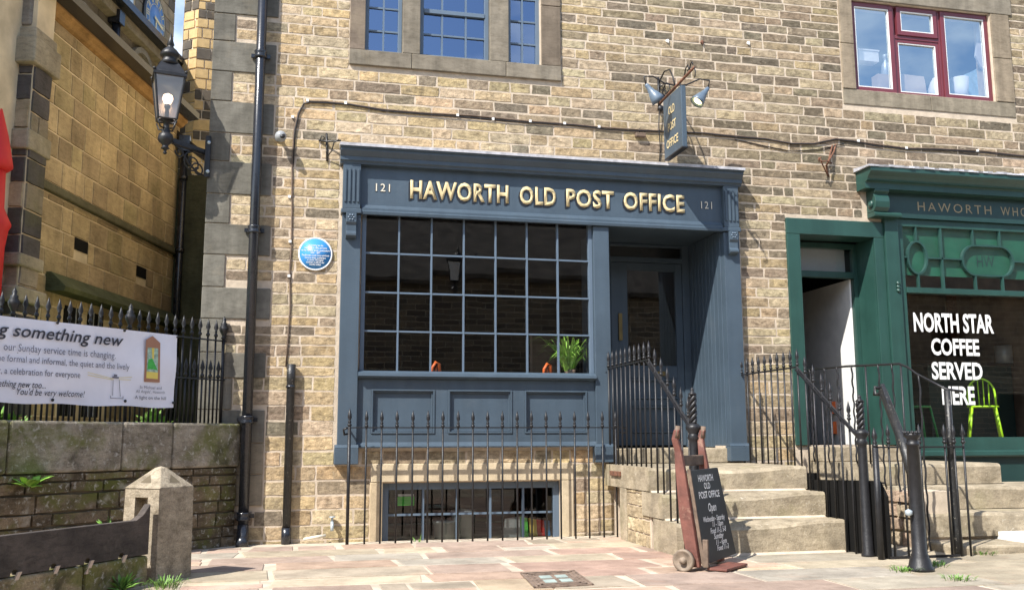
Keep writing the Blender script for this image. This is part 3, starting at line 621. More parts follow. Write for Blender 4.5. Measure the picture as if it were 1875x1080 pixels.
def ssc(u, z, r):
    k = rnd.uniform(.85, 1.1); return tuple(v*k for v in rnd.choice([(.50, .41, .27), (.44, .35, .22), (.40, .32, .21)]))
MB().box(3.445, 5.1, -1.39, -.55, -.06, .503).build('step_core', 'mortar', sp)
for y_, z_ in ((-1.40, .494), (-1.75, .254), (-2.08, -.041)): MB().prism([(y_-.035, z_), (y_+.06, z_), (y_+.06, z_+.02), (y_-.004, z_+.018)], (3.44, 0, 0), (0, 1, 0), (0, 0, 1), (1.66, 0, 0)).build('mortar_fillet', 'mortar', sp)
masonry(sp, (3.444, 0, 0), (0, 1, 0), (-1, 0, 0), -1.36, -.72, -.05, .50, (.10, .14), (.16, .34), [], ssc, grid=(4, 3), relief=.012, m='stone')
MB().box(3.42, 3.60, -.72, -.53, -.07, .502).build('well_corner_stone', 'step', sp, bevel=.008)
for i, (ya, yb, za, zb) in enumerate(((-1.74, -1.405, .265, .49),)): pass
# shop steps to the right
s2 = thing('wholefoods_steps', 'stone steps with three treads rising to the green wholefoods shop', 'steps', (7, -1.2, -.04))
worn_slab('landing_slab', s2, 5.92, 7.46, -1.36, -.062, .53, .745, .01, 7, seed=4)
MB().box(5.93, 7.12, -.45, -.046, .747, .915).build('threshold_stone', 'step', s2, bevel=.01)
worn_slab('step_slab', s2, 5.92, 9.8, -1.74, -1.0, .30, .525, .035, 8.6, seed=5)
worn_slab('step_slab', s2, 5.92, 9.8, -2.12, -1.4, .07, .295, .03, 8.2, seed=6)
worn_slab('white_painted_step', s2, 6.75, 9.8, -2.50, -1.9, -.07, .11, .01, 8.2, m='white', seed=7)
MB().box(7.0, 8.2, -2.506, -2.49, -.01, .03).build('step_vent', 'grey', s2)
MB().box(5.95, 7.3, -2.05, -.1, -.07, .06).build('side_footing', 'mortar', s2)
masonry(s2, (5.925, 0, 0), (0, 1, 0), (-1, 0, 0), -2.1, -.1, -.06, .50, (.12, .2), (.25, .5), [], lambda u, z, r: rnd.choice([(.42, .34, .24), (.36, .29, .2), (.45, .33, .24)]), grid=(4, 3), relief=.03, joint=.018, m='stone')
MB().box(5.95, 6.3, -2.1, -.1, -.06, .5).build('side_wall_core', 'mortar', s2)
MB().box(5.93, 6.75, -2.62, -2.12, -.07, .04).build('bottom_stone', 'step', s2, bevel=.02)
# black boarding closing the basement well
bb = thing('black_board', 'matt black board closing the basement well behind the right hand stair railing', 'board', (5.16, -1.9, -.04))
MB().prism([(-2.70, -.05), (-1.0, -.05), (-1.0, .585), (-2.45, .63), (-2.60, .63), (-2.70, .5)], (5.155, 0, 0), (0, 1, 0), (0, 0, 1), (.025, 0, 0)).build('board_sheet', 'matblack', bb)
MB().box(5.20, 5.88, -.35, -.30, -.3, .62).build('well_back_sheet', 'matblack', bb)

# ================================================================== RAILINGS
SPEAR = [(.010, 0), (.020, .012), (.020, .022), (.011, .032), (.017, .044), (.017, .05), (.009, .062), (.020, .09), (.017, .12), (.0, .185)]
def bar_mesh(name, h, r=.010, spear=True, n=8, urn=False, twist=False, sc=1.0):
    b = MB()
    if twist:
        k = 26; pts = []
        for i in range(k+1): pts.append((.0055*math.cos(i*1.57), .0055*math.sin(i*1.57), h*i/k))
        b.tube(pts, .010, 6)
    else: b.lathe([(r, 0), (r, h)], n=n)
    if urn: b.lathe([(.016, 0), (.03, .012), (.016, .03), (.022, .045), (.045, .09), (.05, .12), (.03, .15), (.036, .165), (.018, .18), (.022, .205), (0, .245)], (0, 0, h), 10)
    elif spear: b.lathe([(a*sc, c*sc) for a, c in SPEAR], (0, 0, h), 8)
    return b.mesh(name, mats=M['black'])
# front railing
fr = thing('front_railing', 'black spear topped railing in front of the basement window', 'railing', (2, -.3, -.04))
bases = [P(638.7+(1131.7-638.7)*i/18, 994.4-9*i/18, -.30) for i in range(19)]
xL, xR = P(640, 782, -.30).x, P(1130, 783, -.30).x; zr_ = P(885, 782.5, -.30).z
bm = bar_mesh('bar', zr_+.05)
pxs = [640, 671, 699, 727, 756, 784, 811, 839, 866, 893, 920, 947, 973, 1000, 1026, 1052, 1077, 1103, 1127]
for i, px in enumerate(pxs):
    x = P(px, 782, -.30).x
    if i == 0: b = MB(); b.lathe([(.017, -.06), (.017, zr_+.01)], (x, -.30, 0), 8); b.lathe([(a*1.1, c*1.05) for a, c in SPEAR], (x, -.30, zr_+.01), 8); b.build('end_post', 'black', fr)
    else: inst('bar', bm, fr, (x, -.30, -.05))
MB().box(xL-.03, xR+.05, -.312, -.288, zr_-.006, zr_+.006).build('top_rail', 'black', fr)
b = MB(); b.tube([(xL-.02, -.30, zr_), (xL-.06, -.29, zr_-.02), (xL-.05, -.27, zr_-.07), (xL+.0, -.25, zr_-.06), (xL+.01, -.20, zr_-.03), (xL+.01, -.1, zr_-.02)], .012, 6); b.build('scroll_end', 'black', fr)
b = MB(); b.tube([(xR+.04, -.30, zr_), (xR+.09, -.29, zr_-.0), (xR+.12, -.27, zr_-.02), (xR+.11, -.25, zr_-.06), (xR+.05, -.25, zr_-.05)], .010, 6); b.build('scroll_end', 'black', fr)
MB().box(3.395, 3.418, -.60, -.28, .62, .67).build('wall_bracket', 'rust', fr, bevel=.004)
# stair railings left and right
def newel(parent, x, y, zb=-.05, zt=1.05, r=.05, twist=True):
    b = MB(); b.lathe([(r*1.2, zb), (r*1.2, zb+.03), (r, zb+.05), (r*.82, zt-.13), (r*.82, zt-.1), (r*1.15, zt-.08), (r*.85, zt-.05), (r*.8, zt-.04), (r*1.35, zt), (r*1.35, zt+.02), (r*.6, zt+.05)], (x, y, 0), 14); n = b.build('newel_post', 'black', parent)
    if twist:
        b = MB(); pts = []
        for s in range(3):
            b.tube([(x+.022*math.cos(i*.7+s*2.09), y+.022*math.sin(i*.7+s*2.09), zt+.04+i*.018) for i in range(15)], .018, 6)
        b.lathe([(.03, 0), (.042, .012), (.02, .03), (.014, .04), (.02, .052), (0, .075)], (x, y, zt+.29), 8); b.build('twisted_finial', 'black', n)
    return n
def stair_rail(parent, X, y_top, y_new, z_flat=1.745, zland=.735, nflat=10, nslope=6, steps=((-1.40, .735), (-1.75, .495), (-2.08, .255), (-9, -.04)), slope_z=1.05, ywall=-.06, sag=0.):
    zs = z_flat
    MB().box(X-.012, X+.012, y_top, ywall, zs-.008, zs+.008).build('top_rail', 'black', parent)
    b = MB(); b.tube([(X, y_top+.0, zs-.005), (X, y_new+.04, slope_z)], .010, 4); b.obox((X-.022, y_top+.02, zs-.02), (.044, 0, 0), (0, y_new-y_top, slope_z-zs), (0, 0, -.014)); b.build('sloping_handrail', 'black', parent)
    b = MB(); b.tube([(X, ywall-.02, zs), (X, ywall+.02, zs-.02), (X-.02, ywall+.02, zs-.05), (X-.03, ywall-.02, zs-.04)], .012, 6); b.build('scroll_end', 'black', parent)
    def groundz(y):
        for a, c in steps_sorted:
            if y > a: return c
        return -.04
    steps_sorted = steps
    mf = bar_mesh('bar', zs-zland+.02)
    for i in range(nflat): y = ywall-.03+(y_top-ywall+.03)*i/(nflat-1); inst('bar', mf, parent, (X, y, zland-.01))
    for i in range(1, nslope+1):
        y = y_top+(y_new-y_top)*i/(nslope+1); zt = zs+(slope_z-zs)*(y-y_top)/(y_new-y_top); gz = groundz(y)-.01
        inst('bar', bar_mesh('bar', zt-gz+.02), parent, (X, y, gz))
lr = thing('left_stair_railing', 'black railing left of the blue shop steps, behind the sack truck', 'railing', (3.45, -1.4, -.04))
stair_rail(lr, 3.47, -1.36, -2.46, z_flat=1.80, slope_z=1.08)
newel(lr, 3.43, -2.50, zt=1.10)
rr_ = thing('right_stair_railing', 'black railing right of the blue shop steps with a twisted newel finial', 'railing', (5.1, -1.4, -.04))
stair_rail(rr_, 5.10, -1.37, -2.42, z_flat=1.745, slope_z=1.06)
newel(rr_, 5.10, -2.46, zt=1.05)
MB().box(5.14, 5.3, -2.475, -2.455, .60, .615).build('tie_bar', 'black', rr_)
# railing across the basement well
wr = thing('well_railing', 'short black railing across the basement well between the two flights of steps', 'railing', (5.5, -2.68, -.04))
MB().box(5.08, 5.98, -2.712, -2.688, .925, .94).build('top_rail', 'black', wr); MB().box(5.16, 5.86, -2.71, -2.69, -.035, -.015).build('bottom_rail', 'black', wr)
b = MB(); q = P(1602, 817, -2.7); b.lathe([(.03, -.05), (.027, .93)], (q.x, -2.7, 0), 8); b.lathe([(a*1.3, c*1.0) for a, c in SPEAR], (q.x, -2.7, .93), 8); b.build('end_post', 'black', wr)
wm = bar_mesh('bar', 1.0)
for px in (1627, 1652, 1684, 1730, 1747, 1764): inst('bar', wm, wr, (P(px, 817, -2.7).x, -2.7, -.04))
# railing of the green shop landing: plain top rail and twisted bars
g_ = thing('landing_railing', 'black railing with twisted bars along the edge of the green shop landing', 'railing', (5.96, -1.2, .75))
XR = 5.9; top = [(XR, -.16, 1.81), (XR, -1.0, 1.79), (XR, -1.95, 1.745), (XR, -2.08, 1.70), (XR, -2.2, 1.63), (XR, -2.4, 1.55), (XR, -2.62, 1.46), (XR+.15, -2.64, 1.44)]
MB().tube(top, .012, 6).build('top_rail', 'black', g_)
def ztop(y):
    for (a, b_) in zip(top, top[1:]):
        if b_[1] <= y <= a[1]: return a[2]+(b_[2]-a[2])*(y-a[1])/(b_[1]-a[1])
    return 1.5
for i, px in enumerate((1483, 1510, 1533, 1560, 1585, 1609, 1634, 1650, 1682)):
    p = PX(px, 680, XR); y = p.y; gz = .745 if y > -1.36 else .525 if y > -1.74 else .295 if y > -2.1 else -.04; h = ztop(y)-gz
    plain = i in (4, 7); inst('bar' if plain else 'twisted_bar', bar_mesh('bar' if plain else 'twisted_bar', h, spear=False, twist=not plain), g_, (XR, y, gz))
b = MB(); b.lathe([(.045, -.06), (.04, .2), (.035, .95), (.045, 1.0), (.03, 1.05), (.03, 1.45)], (XR+.01, -2.62, 0), 10); b.build('end_post', 'oldblack', g_)
# nearest newel with its loose handrail
nn = thing('street_newel', 'stout black cast iron post standing on the pavement with a thick handrail rising from it', 'post', (4.96, -3.42, -.04))
b = MB(); b.lathe([(.105, -.045), (.105, -.02), (.09, .0), (.08, .05), (.068, .07), (.068, .085), (.058, .1), (.055, .5), (.047, .95), (.054, .955), (.054, .97), (.045, .98), (.045, 1.01), (.068, 1.03), (.068, 1.05), (.04, 1.055)], (4.96, -3.40, 0), 20); b.build('post_shaft', 'black', nn)
b = MB(); 
for i in range(12): t = i*math.pi/6; b.lathe([(.012, 0), (.012, .02), (.0, .03)], (4.96+.06*math.cos(t), -3.40+.06*math.sin(t), 1.045), 6)
b.build('studded_cap', 'black', nn)
b = MB(); a_, c_ = Vector((4.99, -3.32, .74)), Vector((5.24, -2.62, 1.44)); b.tube([a_, a_+(c_-a_)*.25+Vector((0, 0, .05)), c_], [.045, .042, .038], 10); b.obox(a_+(c_-a_)*.2+Vector((-.02, 0, .03)), (.04, 0, 0), (c_-a_)*.8, (0, 0, .035)); b.build('handrail', 'oldblack', nn)
b = MB(); b.tube([c_+Vector((.0, .01, .02)), c_+Vector((-.05, .04, .03)), c_+Vector((-.06, .04, -.03)), c_+Vector((-.01, .02, -.03))], .02, 8); b.build('scroll_end', 'black', nn)
b = MB(); b.lathe([(0, -.03), (.03, -.015), (.03, .015), (0, .03)], (4.87, -3.42, .42), 8); b.build('side_stud', 'galv', nn)

# ================================================================== CHURCHYARD WALL, RAILING, BANNER
def W(s, z, n=0.): return W0 + WD*s + WN*n + Vector((0, 0, z))
cw = thing('churchyard_wall', 'low lichened stone wall with big coping slabs carrying the churchyard railing', 'wall', tuple(W0))
MB().obox(W(.02, -.1, -.30), WD*5.5, WN*.285, (0, 0, .84)).build('wall_core', 'oldmortar', cw)
sj = [0, .86, 1.42, 2.50, 3.6, 5.4]
for a, b_ in zip(sj, sj[1:]):
    k = rnd.uniform(.9, 1.1); MB().obox(W(a+.004, .745, -.32), WD*(b_-a-.008), WN*.345, (0, 0, .435), tuple(v*k for v in (.30, .26, .20))).build('coping_slab', 'oldwall', cw, bevel=.022)
masonry(cw, W(0, 0, -.012), WD, WN, .02, 5.2, -.06, .742, (.10, .16), (.22, .6), [], lambda u, z, r: kc(rnd.choice([(.15, .115, .075), (.20, .15, .095), (.11, .085, .055)]), .8, 1.15), m='oldwall', relief=.02, joint=.012, grid=(5, 3))
cr = thing('churchyard_railing', 'black railing with arrow heads on the low churchyard wall behind the banner', 'railing', tuple(W(0, 1.18)))
ZR = 2.03; MB().obox(W(.12, ZR-.006, -.142), WD*5, WN*.024, (0, 0, .014)).build('top_rail', 'black', cr); MB().obox(W(.12, 1.62, -.142), WD*5, WN*.024, (0, 0, .014)).build('middle_rail', 'black', cr)
def arrow_mesh(h):
    b = MB(); b.lathe([(.010, 0), (.010, h)], n=8); b.lathe([(.010, 0), (.020, .015), (.020, .028), (.011, .042), (.010, .055), (.016, .06), (.010, .068), (.024, .10), (.012, .15), (0, .19)], (0, 0, h), 8, xs=1.0); return b.mesh('bar', mats=M['black'])
am, dm = arrow_mesh(ZR-1.18+.03), arrow_mesh(1.62-1.18+.02)
um = bar_mesh('urn_post', ZR-1.18+.02, r=.017, urn=True)
# spacing measured along the rail
s = .15; i = 0
while s < 4.9:
    if i % 11 == 0: inst('urn_post', um, cr, W(s, 1.18, -.13))
    else: inst('bar', am, cr, W(s, 1.18, -.13))
    if i > 0: inst('short_bar', dm, cr, W(s-.052, 1.18, -.13))
    s += .1045; i += 1
bn = thing('church_banner', 'white vinyl banner reading something new, tied to the churchyard railing', 'banner', tuple(W(1.7, 1.33)))
def BP(px, py): return PPL(px, py, W(0, 0, -.10), WN)
sA = (BP(325, 612)-W0).dot(WD); sA2 = (BP(318, 742)-W0).dot(WD); ns, nz_ = 40, 8; b = MB(); vs = []; ZT, ZB = 2.035, 1.325
for j in range(nz_+1):
    for i_ in range(ns+1):
        f = i_/ns; e = sA+(sA2-sA)*(1-j/nz_); ss = e+(3.4-e)*f; sag = .006*math.cos(ss*9.5)*(1 if j in (0,) else 0)
        wv = .005*math.sin(ss*6+j*.5)+.003*math.sin(ss*15-j)+.004*math.sin(j*1.3+ss*2)
        vs.append(W(ss, ZB+(ZT-ZB)*j/nz_ + (sag if j == 0 else -sag*.6 if j == nz_ else 0), -.100+wv))
b.add(vs, [(j*(ns+1)+i_, j*(ns+1)+i_+1, (j+1)*(ns+1)+i_+1, (j+1)*(ns+1)+i_) for j in range(nz_) for i_ in range(ns)], None, True); b.build('banner_sheet', 'vinyl', bn)
TD = -WD # reading direction
def btext(body, pxr, pyb, size, m='ink', shear=0., off=0., pxl=None, width=None):
    p = BP(pxr, pyb); s_ = (p-W0).dot(WD); 
    if pxl is not None: width = ((BP(pxl, pyb)-p).length)
    return text('banner_lettering', body, m, bn, W(s_, p.z, -.086), TD, (0, 0, 1), size, align='RIGHT', width=width, off=off, shear=shear, spacing=1.02)
btext('Trying something new', 224, 634, .150, shear=.25, off=.012, width=1.55)
btext('our Sunday service time is changing.', 210, 657, .088, 'greyink', pxl=4)
btext('the formal and informal, the quiet and the lively', 235, 677, .078, 'greyink', pxl=-13)
btext('together, a celebration for everyone', 145, 692, .078, 'greyink', pxl=-52)
btext('Something new too...', 82, 711, .078, 'ink', shear=.25, off=.004, pxl=-30)
btext("You'd be very welcome!", 153, 727, .078, 'ink', pxl=28, shear=.25, off=.004)
btext('St Michael and', 294, 713, .040, 'greyink', pxl=254); btext("All Angels', Haworth", 300, 721, .040, 'greyink', pxl=247); btext('A light on the hill', 302, 732, .044, 'ink', pxl=245)
def bshape(pts, m, name, lift=-.0865):
    v = []
    for px, py in pts: p = BP(px, py); v.append(W((p-W0).dot(WD), p.z, lift))
    return MB().add(v, [tuple(range(len(v)))]).build(name, m, bn)
M['ochre'] = mat('ochre_print', (.5, .36, .10), .5, var=0); M['brownp'] = mat('brown_print', (.36, .17, .10), .5, var=0); M['palegreen'] = mat('pale_green_print', (.35, .5, .4), .5, var=.3, vscale=30); M['leafp'] = mat('green_print', (.05, .42, .06), .5, var=.2, vscale=40); M['yellowp'] = mat('yellow_print', (.75, .6, .12), .5, var=.1)
bshape([(262, 699), (266, 622), (278, 615), (292, 628), (291, 700)], 'brownp', 'window_emblem', -.0875); bshape([(266, 692), (269, 636), (288, 638), (287, 694)], 'palegreen', 'emblem_glass', -.0865)
bshape([(266, 692), (266.6, 680), (287.4, 682), (287, 694)], 'yellowp', 'emblem_base', -.0855); bshape([(268, 676), (270, 658), (277, 656), (287, 678), (280, 676)], 'leafp', 'emblem_leaf', -.0855); bshape([(277, 656), (276, 637), (281, 637), (280, 658)], 'yellowp', 'emblem_ray', -.0855)
for (a, c) in (((159, 681), (206, 693)), ((159, 686), (206, 695)), ((216, 691), (240, 690)), ((216, 694), (238, 695))):
    bshape([a, c, (c[0], c[1]+.8), (a[0], a[1]+.8)], 'yellowp', 'light_beam')
for pts in ([(205, 695), (206, 695), (205, 724), (204, 724)], [(216, 695), (217, 695), (219, 726), (218, 726)], [(200, 728), (224, 729), (224, 730), (200, 729)], [(200, 724), (201, 724), (201, 729), (200, 729)], [(223, 725), (224, 725), (224, 730), (223, 730)], [(204, 689), (216, 690), (216, 693), (204, 692)], [(207, 685), (213, 686), (213, 689), (207, 689)]): bshape(pts, 'greyink', 'lighthouse_outline')
for px, py in ((104, 591), (227, 605), (324, 617), (95, 732), (228, 734), (316, 737)):
    p = BP(px, py); b = MB(); b.lathe([(.014, 0), (.014, .006), (.006, .008)], W((p-W0).dot(WD), p.z, -.092), 8, Matrix((TD, Vector((0, 0, 1)), WN)).transposed()); b.build('eyelet', 'black', bn)

# ================================================================== CHURCH
A14 = R(14.3); CDn = Vector((math.sin(A14), math.cos(A14), 0)); CN = Vector((math.cos(A14), -math.sin(A14), 0)); CO = Vector((-2.15, 3.8, 0))
def CH(s, z, n=0.): return CO+CDn*s+CN*n+Vector((0, 0, z))
ch = thing('church', 'old ochre stone church with gutters, arched clerestory windows and a clock tower', 'church', tuple(CH(0, .9)))
def chcol(u, z, r):
    c = rnd.choice([(.50, .385, .22), (.45, .35, .20), (.52, .40, .23), (.42, .325, .19), (.38, .29, .175), (.43, .345, .19)]); k = rnd.uniform(.85, 1.12)
    return tuple(v*k for v in c)
S0, S1 = -3.1, 1.14; ZG = 6.05; ZS = 3.87
MB().obox(CH(S0-1, .8, -.5), CDn*(S1-S0+1), CN*.4955, (0, 0, ZG-.8)).build('aisle_wall_core', 'churchmortar', ch)
pq = lambda px, py: (lambda p: ((p-CO).dot(CDn), p.z))(PPL(px, py, CO, CN))
holes_c = []
for (a, b_) in (((137, 434), (160, 466)), ((250, 485), (267, 512))):
    u_, z_ = pq(*a); u2, z2 = pq(*b_); holes_c.append((u_, u2, min(z_, z2), max(z_, z2)))
lowwin = (-2.2, -.9, 1.2, 2.62)
masonry(ch, CO, CDn, CN, S0, S1, .95, ZS-.05, (.26, .34), (.3, .62), holes_c+[lowwin], chcol, m='churchstone', relief=.006, joint=.016, grid=(3, 3), rough=.5, cap=150)
masonry(ch, CO, CDn, CN, S0, S1, ZS+.08, ZG-.19, (.24, .33), (.28, .55), [], chcol, m='churchstone', relief=.006, joint=.016, grid=(3, 3), rough=.5, cap=150, piece='upper_stonework')
for h in holes_c:
    b = MB(); b.obox(CH(h[0], h[2]), CDn*(h[1]-h[0]), CN*.003, (0, 0, h[3]-h[2])); b.build('vent_opening', 'matblack', ch)
MB().obox(CH(S0, ZS-.04, -.01), CDn*(S1-S0), CN*.075, (0, 0, .10), (.14, .13, .08)).build('string_course', 'churchstone', ch, bevel=.02)
# cornice and gutter under the eaves
MB().prism([(0, 0), (.05, .02), (.08, .06), (.12, .09), (.12, .15), (0, .15)], CH(S0-.6, ZG-.19), CN, (0, 0, 1), CDn*(S1-S0+.6), (.40, .24, .10)).build('eaves_cornice', 'churchstone', ch)
MB().prism([(.13, 0), (.30, .02), (.30, .12), (.13, .12)], CH(S0-.6, ZG-.07), CN, (0, 0, 1), CDn*(S1-S0+.6)).build('gutter', 'pipe', ch)
MB().prism([(.14, .02), (-.4, .02), (-1.6, 1.3), (-1.6, 1.5), (.14, .10)], CH(S0-.6, ZG+.05), CN, (0, 0, 1), CDn*(S1-S0+.55)).build('aisle_roof', 'roofslate', ch)
# hood and low windows (dark) near the railing
MB().prism([(0, 0), (.22, 0), (.24, .05), (.06, .22), (0, .22)], CH(-2.62, 2.70), CN, (0, 0, 1), CDn*3.7, (.10, .11, .06)).build('string_hood', 'churchstone', ch)
for a in (-2.15, -1.55): 
    o = MB().obox(CH(a, 1.3), CDn*.42, CN*.012, (0, 0, 1.3)).build('aisle_window', 'matblack', ch)
    for q in (.13, .27): MB().obox(CH(a+q, 1.3, .012), CDn*.012, CN*.01, (0, 0, 1.3)).build('window_lead', 'lead', o)
# end wall and down pipe
MB().obox(CH(S1, .8, -.5), CDn*.5, CN*1.3, (0, 0, 4.3), (.085, .085, .05)).build('return_wall', 'churchstone', ch)
MB().obox(CH(S1-.02, 2.75, -.0), CDn*-.05, CN*.8, (0, 0, .08), (.13, .12, .08)).build('return_string', 'churchstone', ch, bevel=.01)
MB().prism([(-.45, 1.15), (.95, .0), (.95, -.10), (-.45, .98)], CH(S1-.12, 5.02), CN, (0, 0, 1), CDn*.9).build('porch_roof', 'pipe', ch)
q = P(327, 420, CH(S1, 0).y-.12); b = MB(); b.lathe([(.055, .8), (.055, 5.7)], (q.x+.03, q.y, 0), 10); b.box(q.x-.05, q.x+.11, q.y-.08, q.y+.08, 5.45, 5.7); 
for z in (2.0, 3.85, 5.0): b.lathe([(.07, 0), (.07, .07)], (q.x+.03, q.y, z), 10)
b.build('rainwater_pipe', 'pipe', ch)
# clerestory
ZC = 8.22
def C2(s, z, n=0.): return CH(s, z, -1.55+n)
MB().obox(C2(-6, 5.5, -.3), CDn*11.2, CN*.3, (0, 0, ZC-5.4), (.19, .165, .13)).build('clerestory_wall', 'churchstone', ch)
masonry(ch, C2(0, 0), CDn, CN, -5.5, 5.1, 6.0, ZC-.2, (.27, .35), (.4, .9), [], lambda u, z, r: kc((.21, .18, .14), .8, 1.15), m='churchstone', relief=.008, joint=.012, grid=(3, 3), rough=.5, cap=0, piece='clerestory_stonework')
MB().prism([(0, 0), (.16, .03), (.16, .2), (0, .2)], C2(-6, ZC-.22), CN, (0, 0, 1), CDn*11.2, (.33, .28, .2)).build('clerestory_cornice', 'churchstone', ch)
MB().prism([(.14, 0), (.32, .02), (.32, .15), (.14, .15)], C2(-6, ZC-.02), CN, (0, 0, 1), CDn*11.2).build('clerestory_gutter', 'pipe', ch)
def arch(b, s, z0, zs, hw, d0, d1, t, n=12):
    pi_, po_ = [], []
    for k in range(n+1):
        a = math.pi*k/n; pi_.append((s-hw*math.cos(a), zs+hw*math.sin(a)*1.05)); po_.append((s-(hw+t)*math.cos(a), zs+(hw+t)*math.sin(a)*1.05))
    pi_ = [(s-hw, z0)]+pi_+[(s+hw, z0)]; po_ = [(s-hw-t, z0)]+po_+[(s+hw+t, z0)]
    for i_ in range(len(pi_)-1):
        b.prism([pi_[i_], pi_[i_+1], po_[i_+1], po_[i_]], C2(0, 0, d0), CDn, (0, 0, 1), CN*(d1-d0), (.30, .28, .24))
    return pi_
pc = lambda px, py: (lambda p: ((p-C2(0, 0)).dot(CDn), p.z))(PPL(px, py, C2(0, 0), CN))
for (px, py, hw) in ((256, 90, .42), (146, 5, .42), (60, -60, .42)):
    s_, z_ = pc(px, py); b = MB(); pts = arch(b, s_, z_-1.7, z_-.55, hw, .01, .09, .10)
    o = b.build('clerestory_window', 'churchstone', ch)
    b2 = MB(); b2.prism(pts, C2(0, 0, .0), CDn, (0, 0, 1), CN*.02, (.33, .29, .22)); b2.build('window_infill', 'churchstone', o)
    b = MB(); pts = arch(b, s_, z_-1.7, z_-.55, hw-.13, .02, .07, .05); b.build('inner_arch', 'churchstone', o)
q = pc(200, 45); b = MB(); c_ = C2(q[0], 0, .12); b.lathe([(.07, 6.0), (.07, q[1]+.1)], c_, 10); b.obox(C2(q[0]-.1, q[1]+.0, .02), CDn*.2, CN*.2, (0, 0, .22)); b.build('rainwater_head', 'pipe', ch)
# tower with clock
def C3(s, z, n=0.): return CH(s, z, -6.0+n)
pt = lambda px, py: (lambda p: ((p-C3(0, 0)).dot(CDn), p.z))(PPL(px, py, C3(0, 0), CN))
st_ = pt(319, 40)[0]; 
tw = MB().obox(C3(st_-7, 1, -7), CDn*7, CN*6.99, (0, 0, 25), (.16, .13, .10)).build('tower', 'churchstone', ch)
masonry(tw, C3(0, 0, 0), CDn, CN, st_-7, st_, 12, 20, (.30, .42), (.5, 1.0), [], lambda u, z, r: kc(rnd.choice([(.20, .155, .11), (.14, .115, .09), (.25, .19, .12)]), .75, 1.2), m='churchstone', relief=.012, joint=.02, grid=(3, 3), rough=.5, cap=0, piece='tower_stonework')
q = pt(250, 20); b = MB(); b.obox(C3(q[0]-.9, q[1]-1.5, .02), CDn*.35, CN*.12, (0, 0, 6)); b.build('tower_shaft', 'galv', ch)
qc = pt(279, 37); cen = C3(qc[0], qc[1], .06); rz = (pt(279, -8)[1]-pt(279, 83)[1])/2; CM = Matrix((CDn, Vector((0, 0, 1)), CN)).transposed()
b = MB(); b.lathe([(rz*1.04, -.05), (rz*1.04, .03), (rz*.98, .05), (rz*.96, .03)], cen, 36, CM); ck = b.build('tower_clock', 'pipe', ch)
b = MB(); b.lathe([(rz*.97, .032), (rz*.97, .036)], cen, 36, CM); b.build('clock_dial', 'clockblue', ck)
b = MB()
for i in range(12):
    a = i*math.pi/6; d = CDn*math.sin(a)+Vector((0, 0, math.cos(a))); e_ = CDn*math.cos(a)-Vector((0, 0, math.sin(a)))
    for k in ((-.5, .5) if i % 3 else (-1, 0, 1)): b.obox(cen+d*rz*.68+e_*(k*.07-.014)+CN*.038, e_*.03, d*rz*.2, CN*.01)
n_ = 36
for i in range(n_):
    a, c_ = i*2*math.pi/n_, (i+1)*2*math.pi/n_
    for r0, r1 in ((.60, .625), (.91, .94)): b.add([cen+(CDn*math.sin(t)+Vector((0, 0, math.cos(t))))*rz*r_+CN*.042 for t, r_ in ((a, r0), (c_, r0), (c_, r1), (a, r1))], [(0, 1, 2, 3)])
b.build('clock_numerals', 'gold', ck)
b = MB(); d = Vector((0, 0, -1)); b.obox(cen+CDn*-.03+CN*.06, CDn*.06, d*rz*.8, CN*.01); d = (CDn*.97+Vector((0, 0, -.2))).normalized(); b.obox(cen+Vector((0, 0, -.05))+CN*.075-d*.15, d*(rz*.62+.15), Vector((0, 0, .09)), CN*.01); b.build('clock_hands', 'gold', ck)
# buttress at the near end, facing the street
FD = -CN; FN = -CDn  # FD runs left, FN faces the street
bo = CH(S0-.36, 0); bt = MB().obox(bo+CN*.15+Vector((0, 0, .8)), FD*3.2, CDn*.37, (0, 0, 5.6), (.30, .25, .18)).build('buttress_core', 'churchmortar', ch)
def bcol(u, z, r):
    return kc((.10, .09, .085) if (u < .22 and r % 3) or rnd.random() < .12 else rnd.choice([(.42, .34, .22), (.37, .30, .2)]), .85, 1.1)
masonry(ch, bo+CN*.15, FD, FN, 0, 3.0, .95, 5.05, (.24, .33), (.22, .42), [], bcol, m='churchstone', relief=.02, joint=.014, grid=(4, 3), cap=80, piece='buttress_stonework')
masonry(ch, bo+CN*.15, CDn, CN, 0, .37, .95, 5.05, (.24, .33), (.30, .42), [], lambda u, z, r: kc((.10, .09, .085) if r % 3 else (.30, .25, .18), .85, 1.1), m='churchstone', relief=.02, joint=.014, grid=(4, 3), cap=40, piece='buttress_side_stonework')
for z, d, h in ((5.15, .10, .30), (5.45, .05, .12), (4.2, .06, .22), (2.93, .07, .14), (2.55, .12, .16)):
    MB().obox(bo+CN*(.15+d*.6)+FN*d+Vector((0, 0, z-.1)), FD*3.2, CDn*(.37+d*2), (0, 0, h), (.36, .31, .22)).build('buttress_band', 'churchstone', ch, bevel=.02)
MB().obox(bo+CN*.10+FN*.03+Vector((0, 0, 5.5)), FD*.55, CDn*.5, (0, 0, 1.6), (.28, .25, .21)).build('window_jamb', 'churchstone', ch, bevel=.03)
MB().obox(bo+CN*.12+FN*-.1+Vector((0, 0, 5.5)), FD*.3, CDn*.1, (0, 0, 1.6)).build('window_opening', 'matblack', ch)

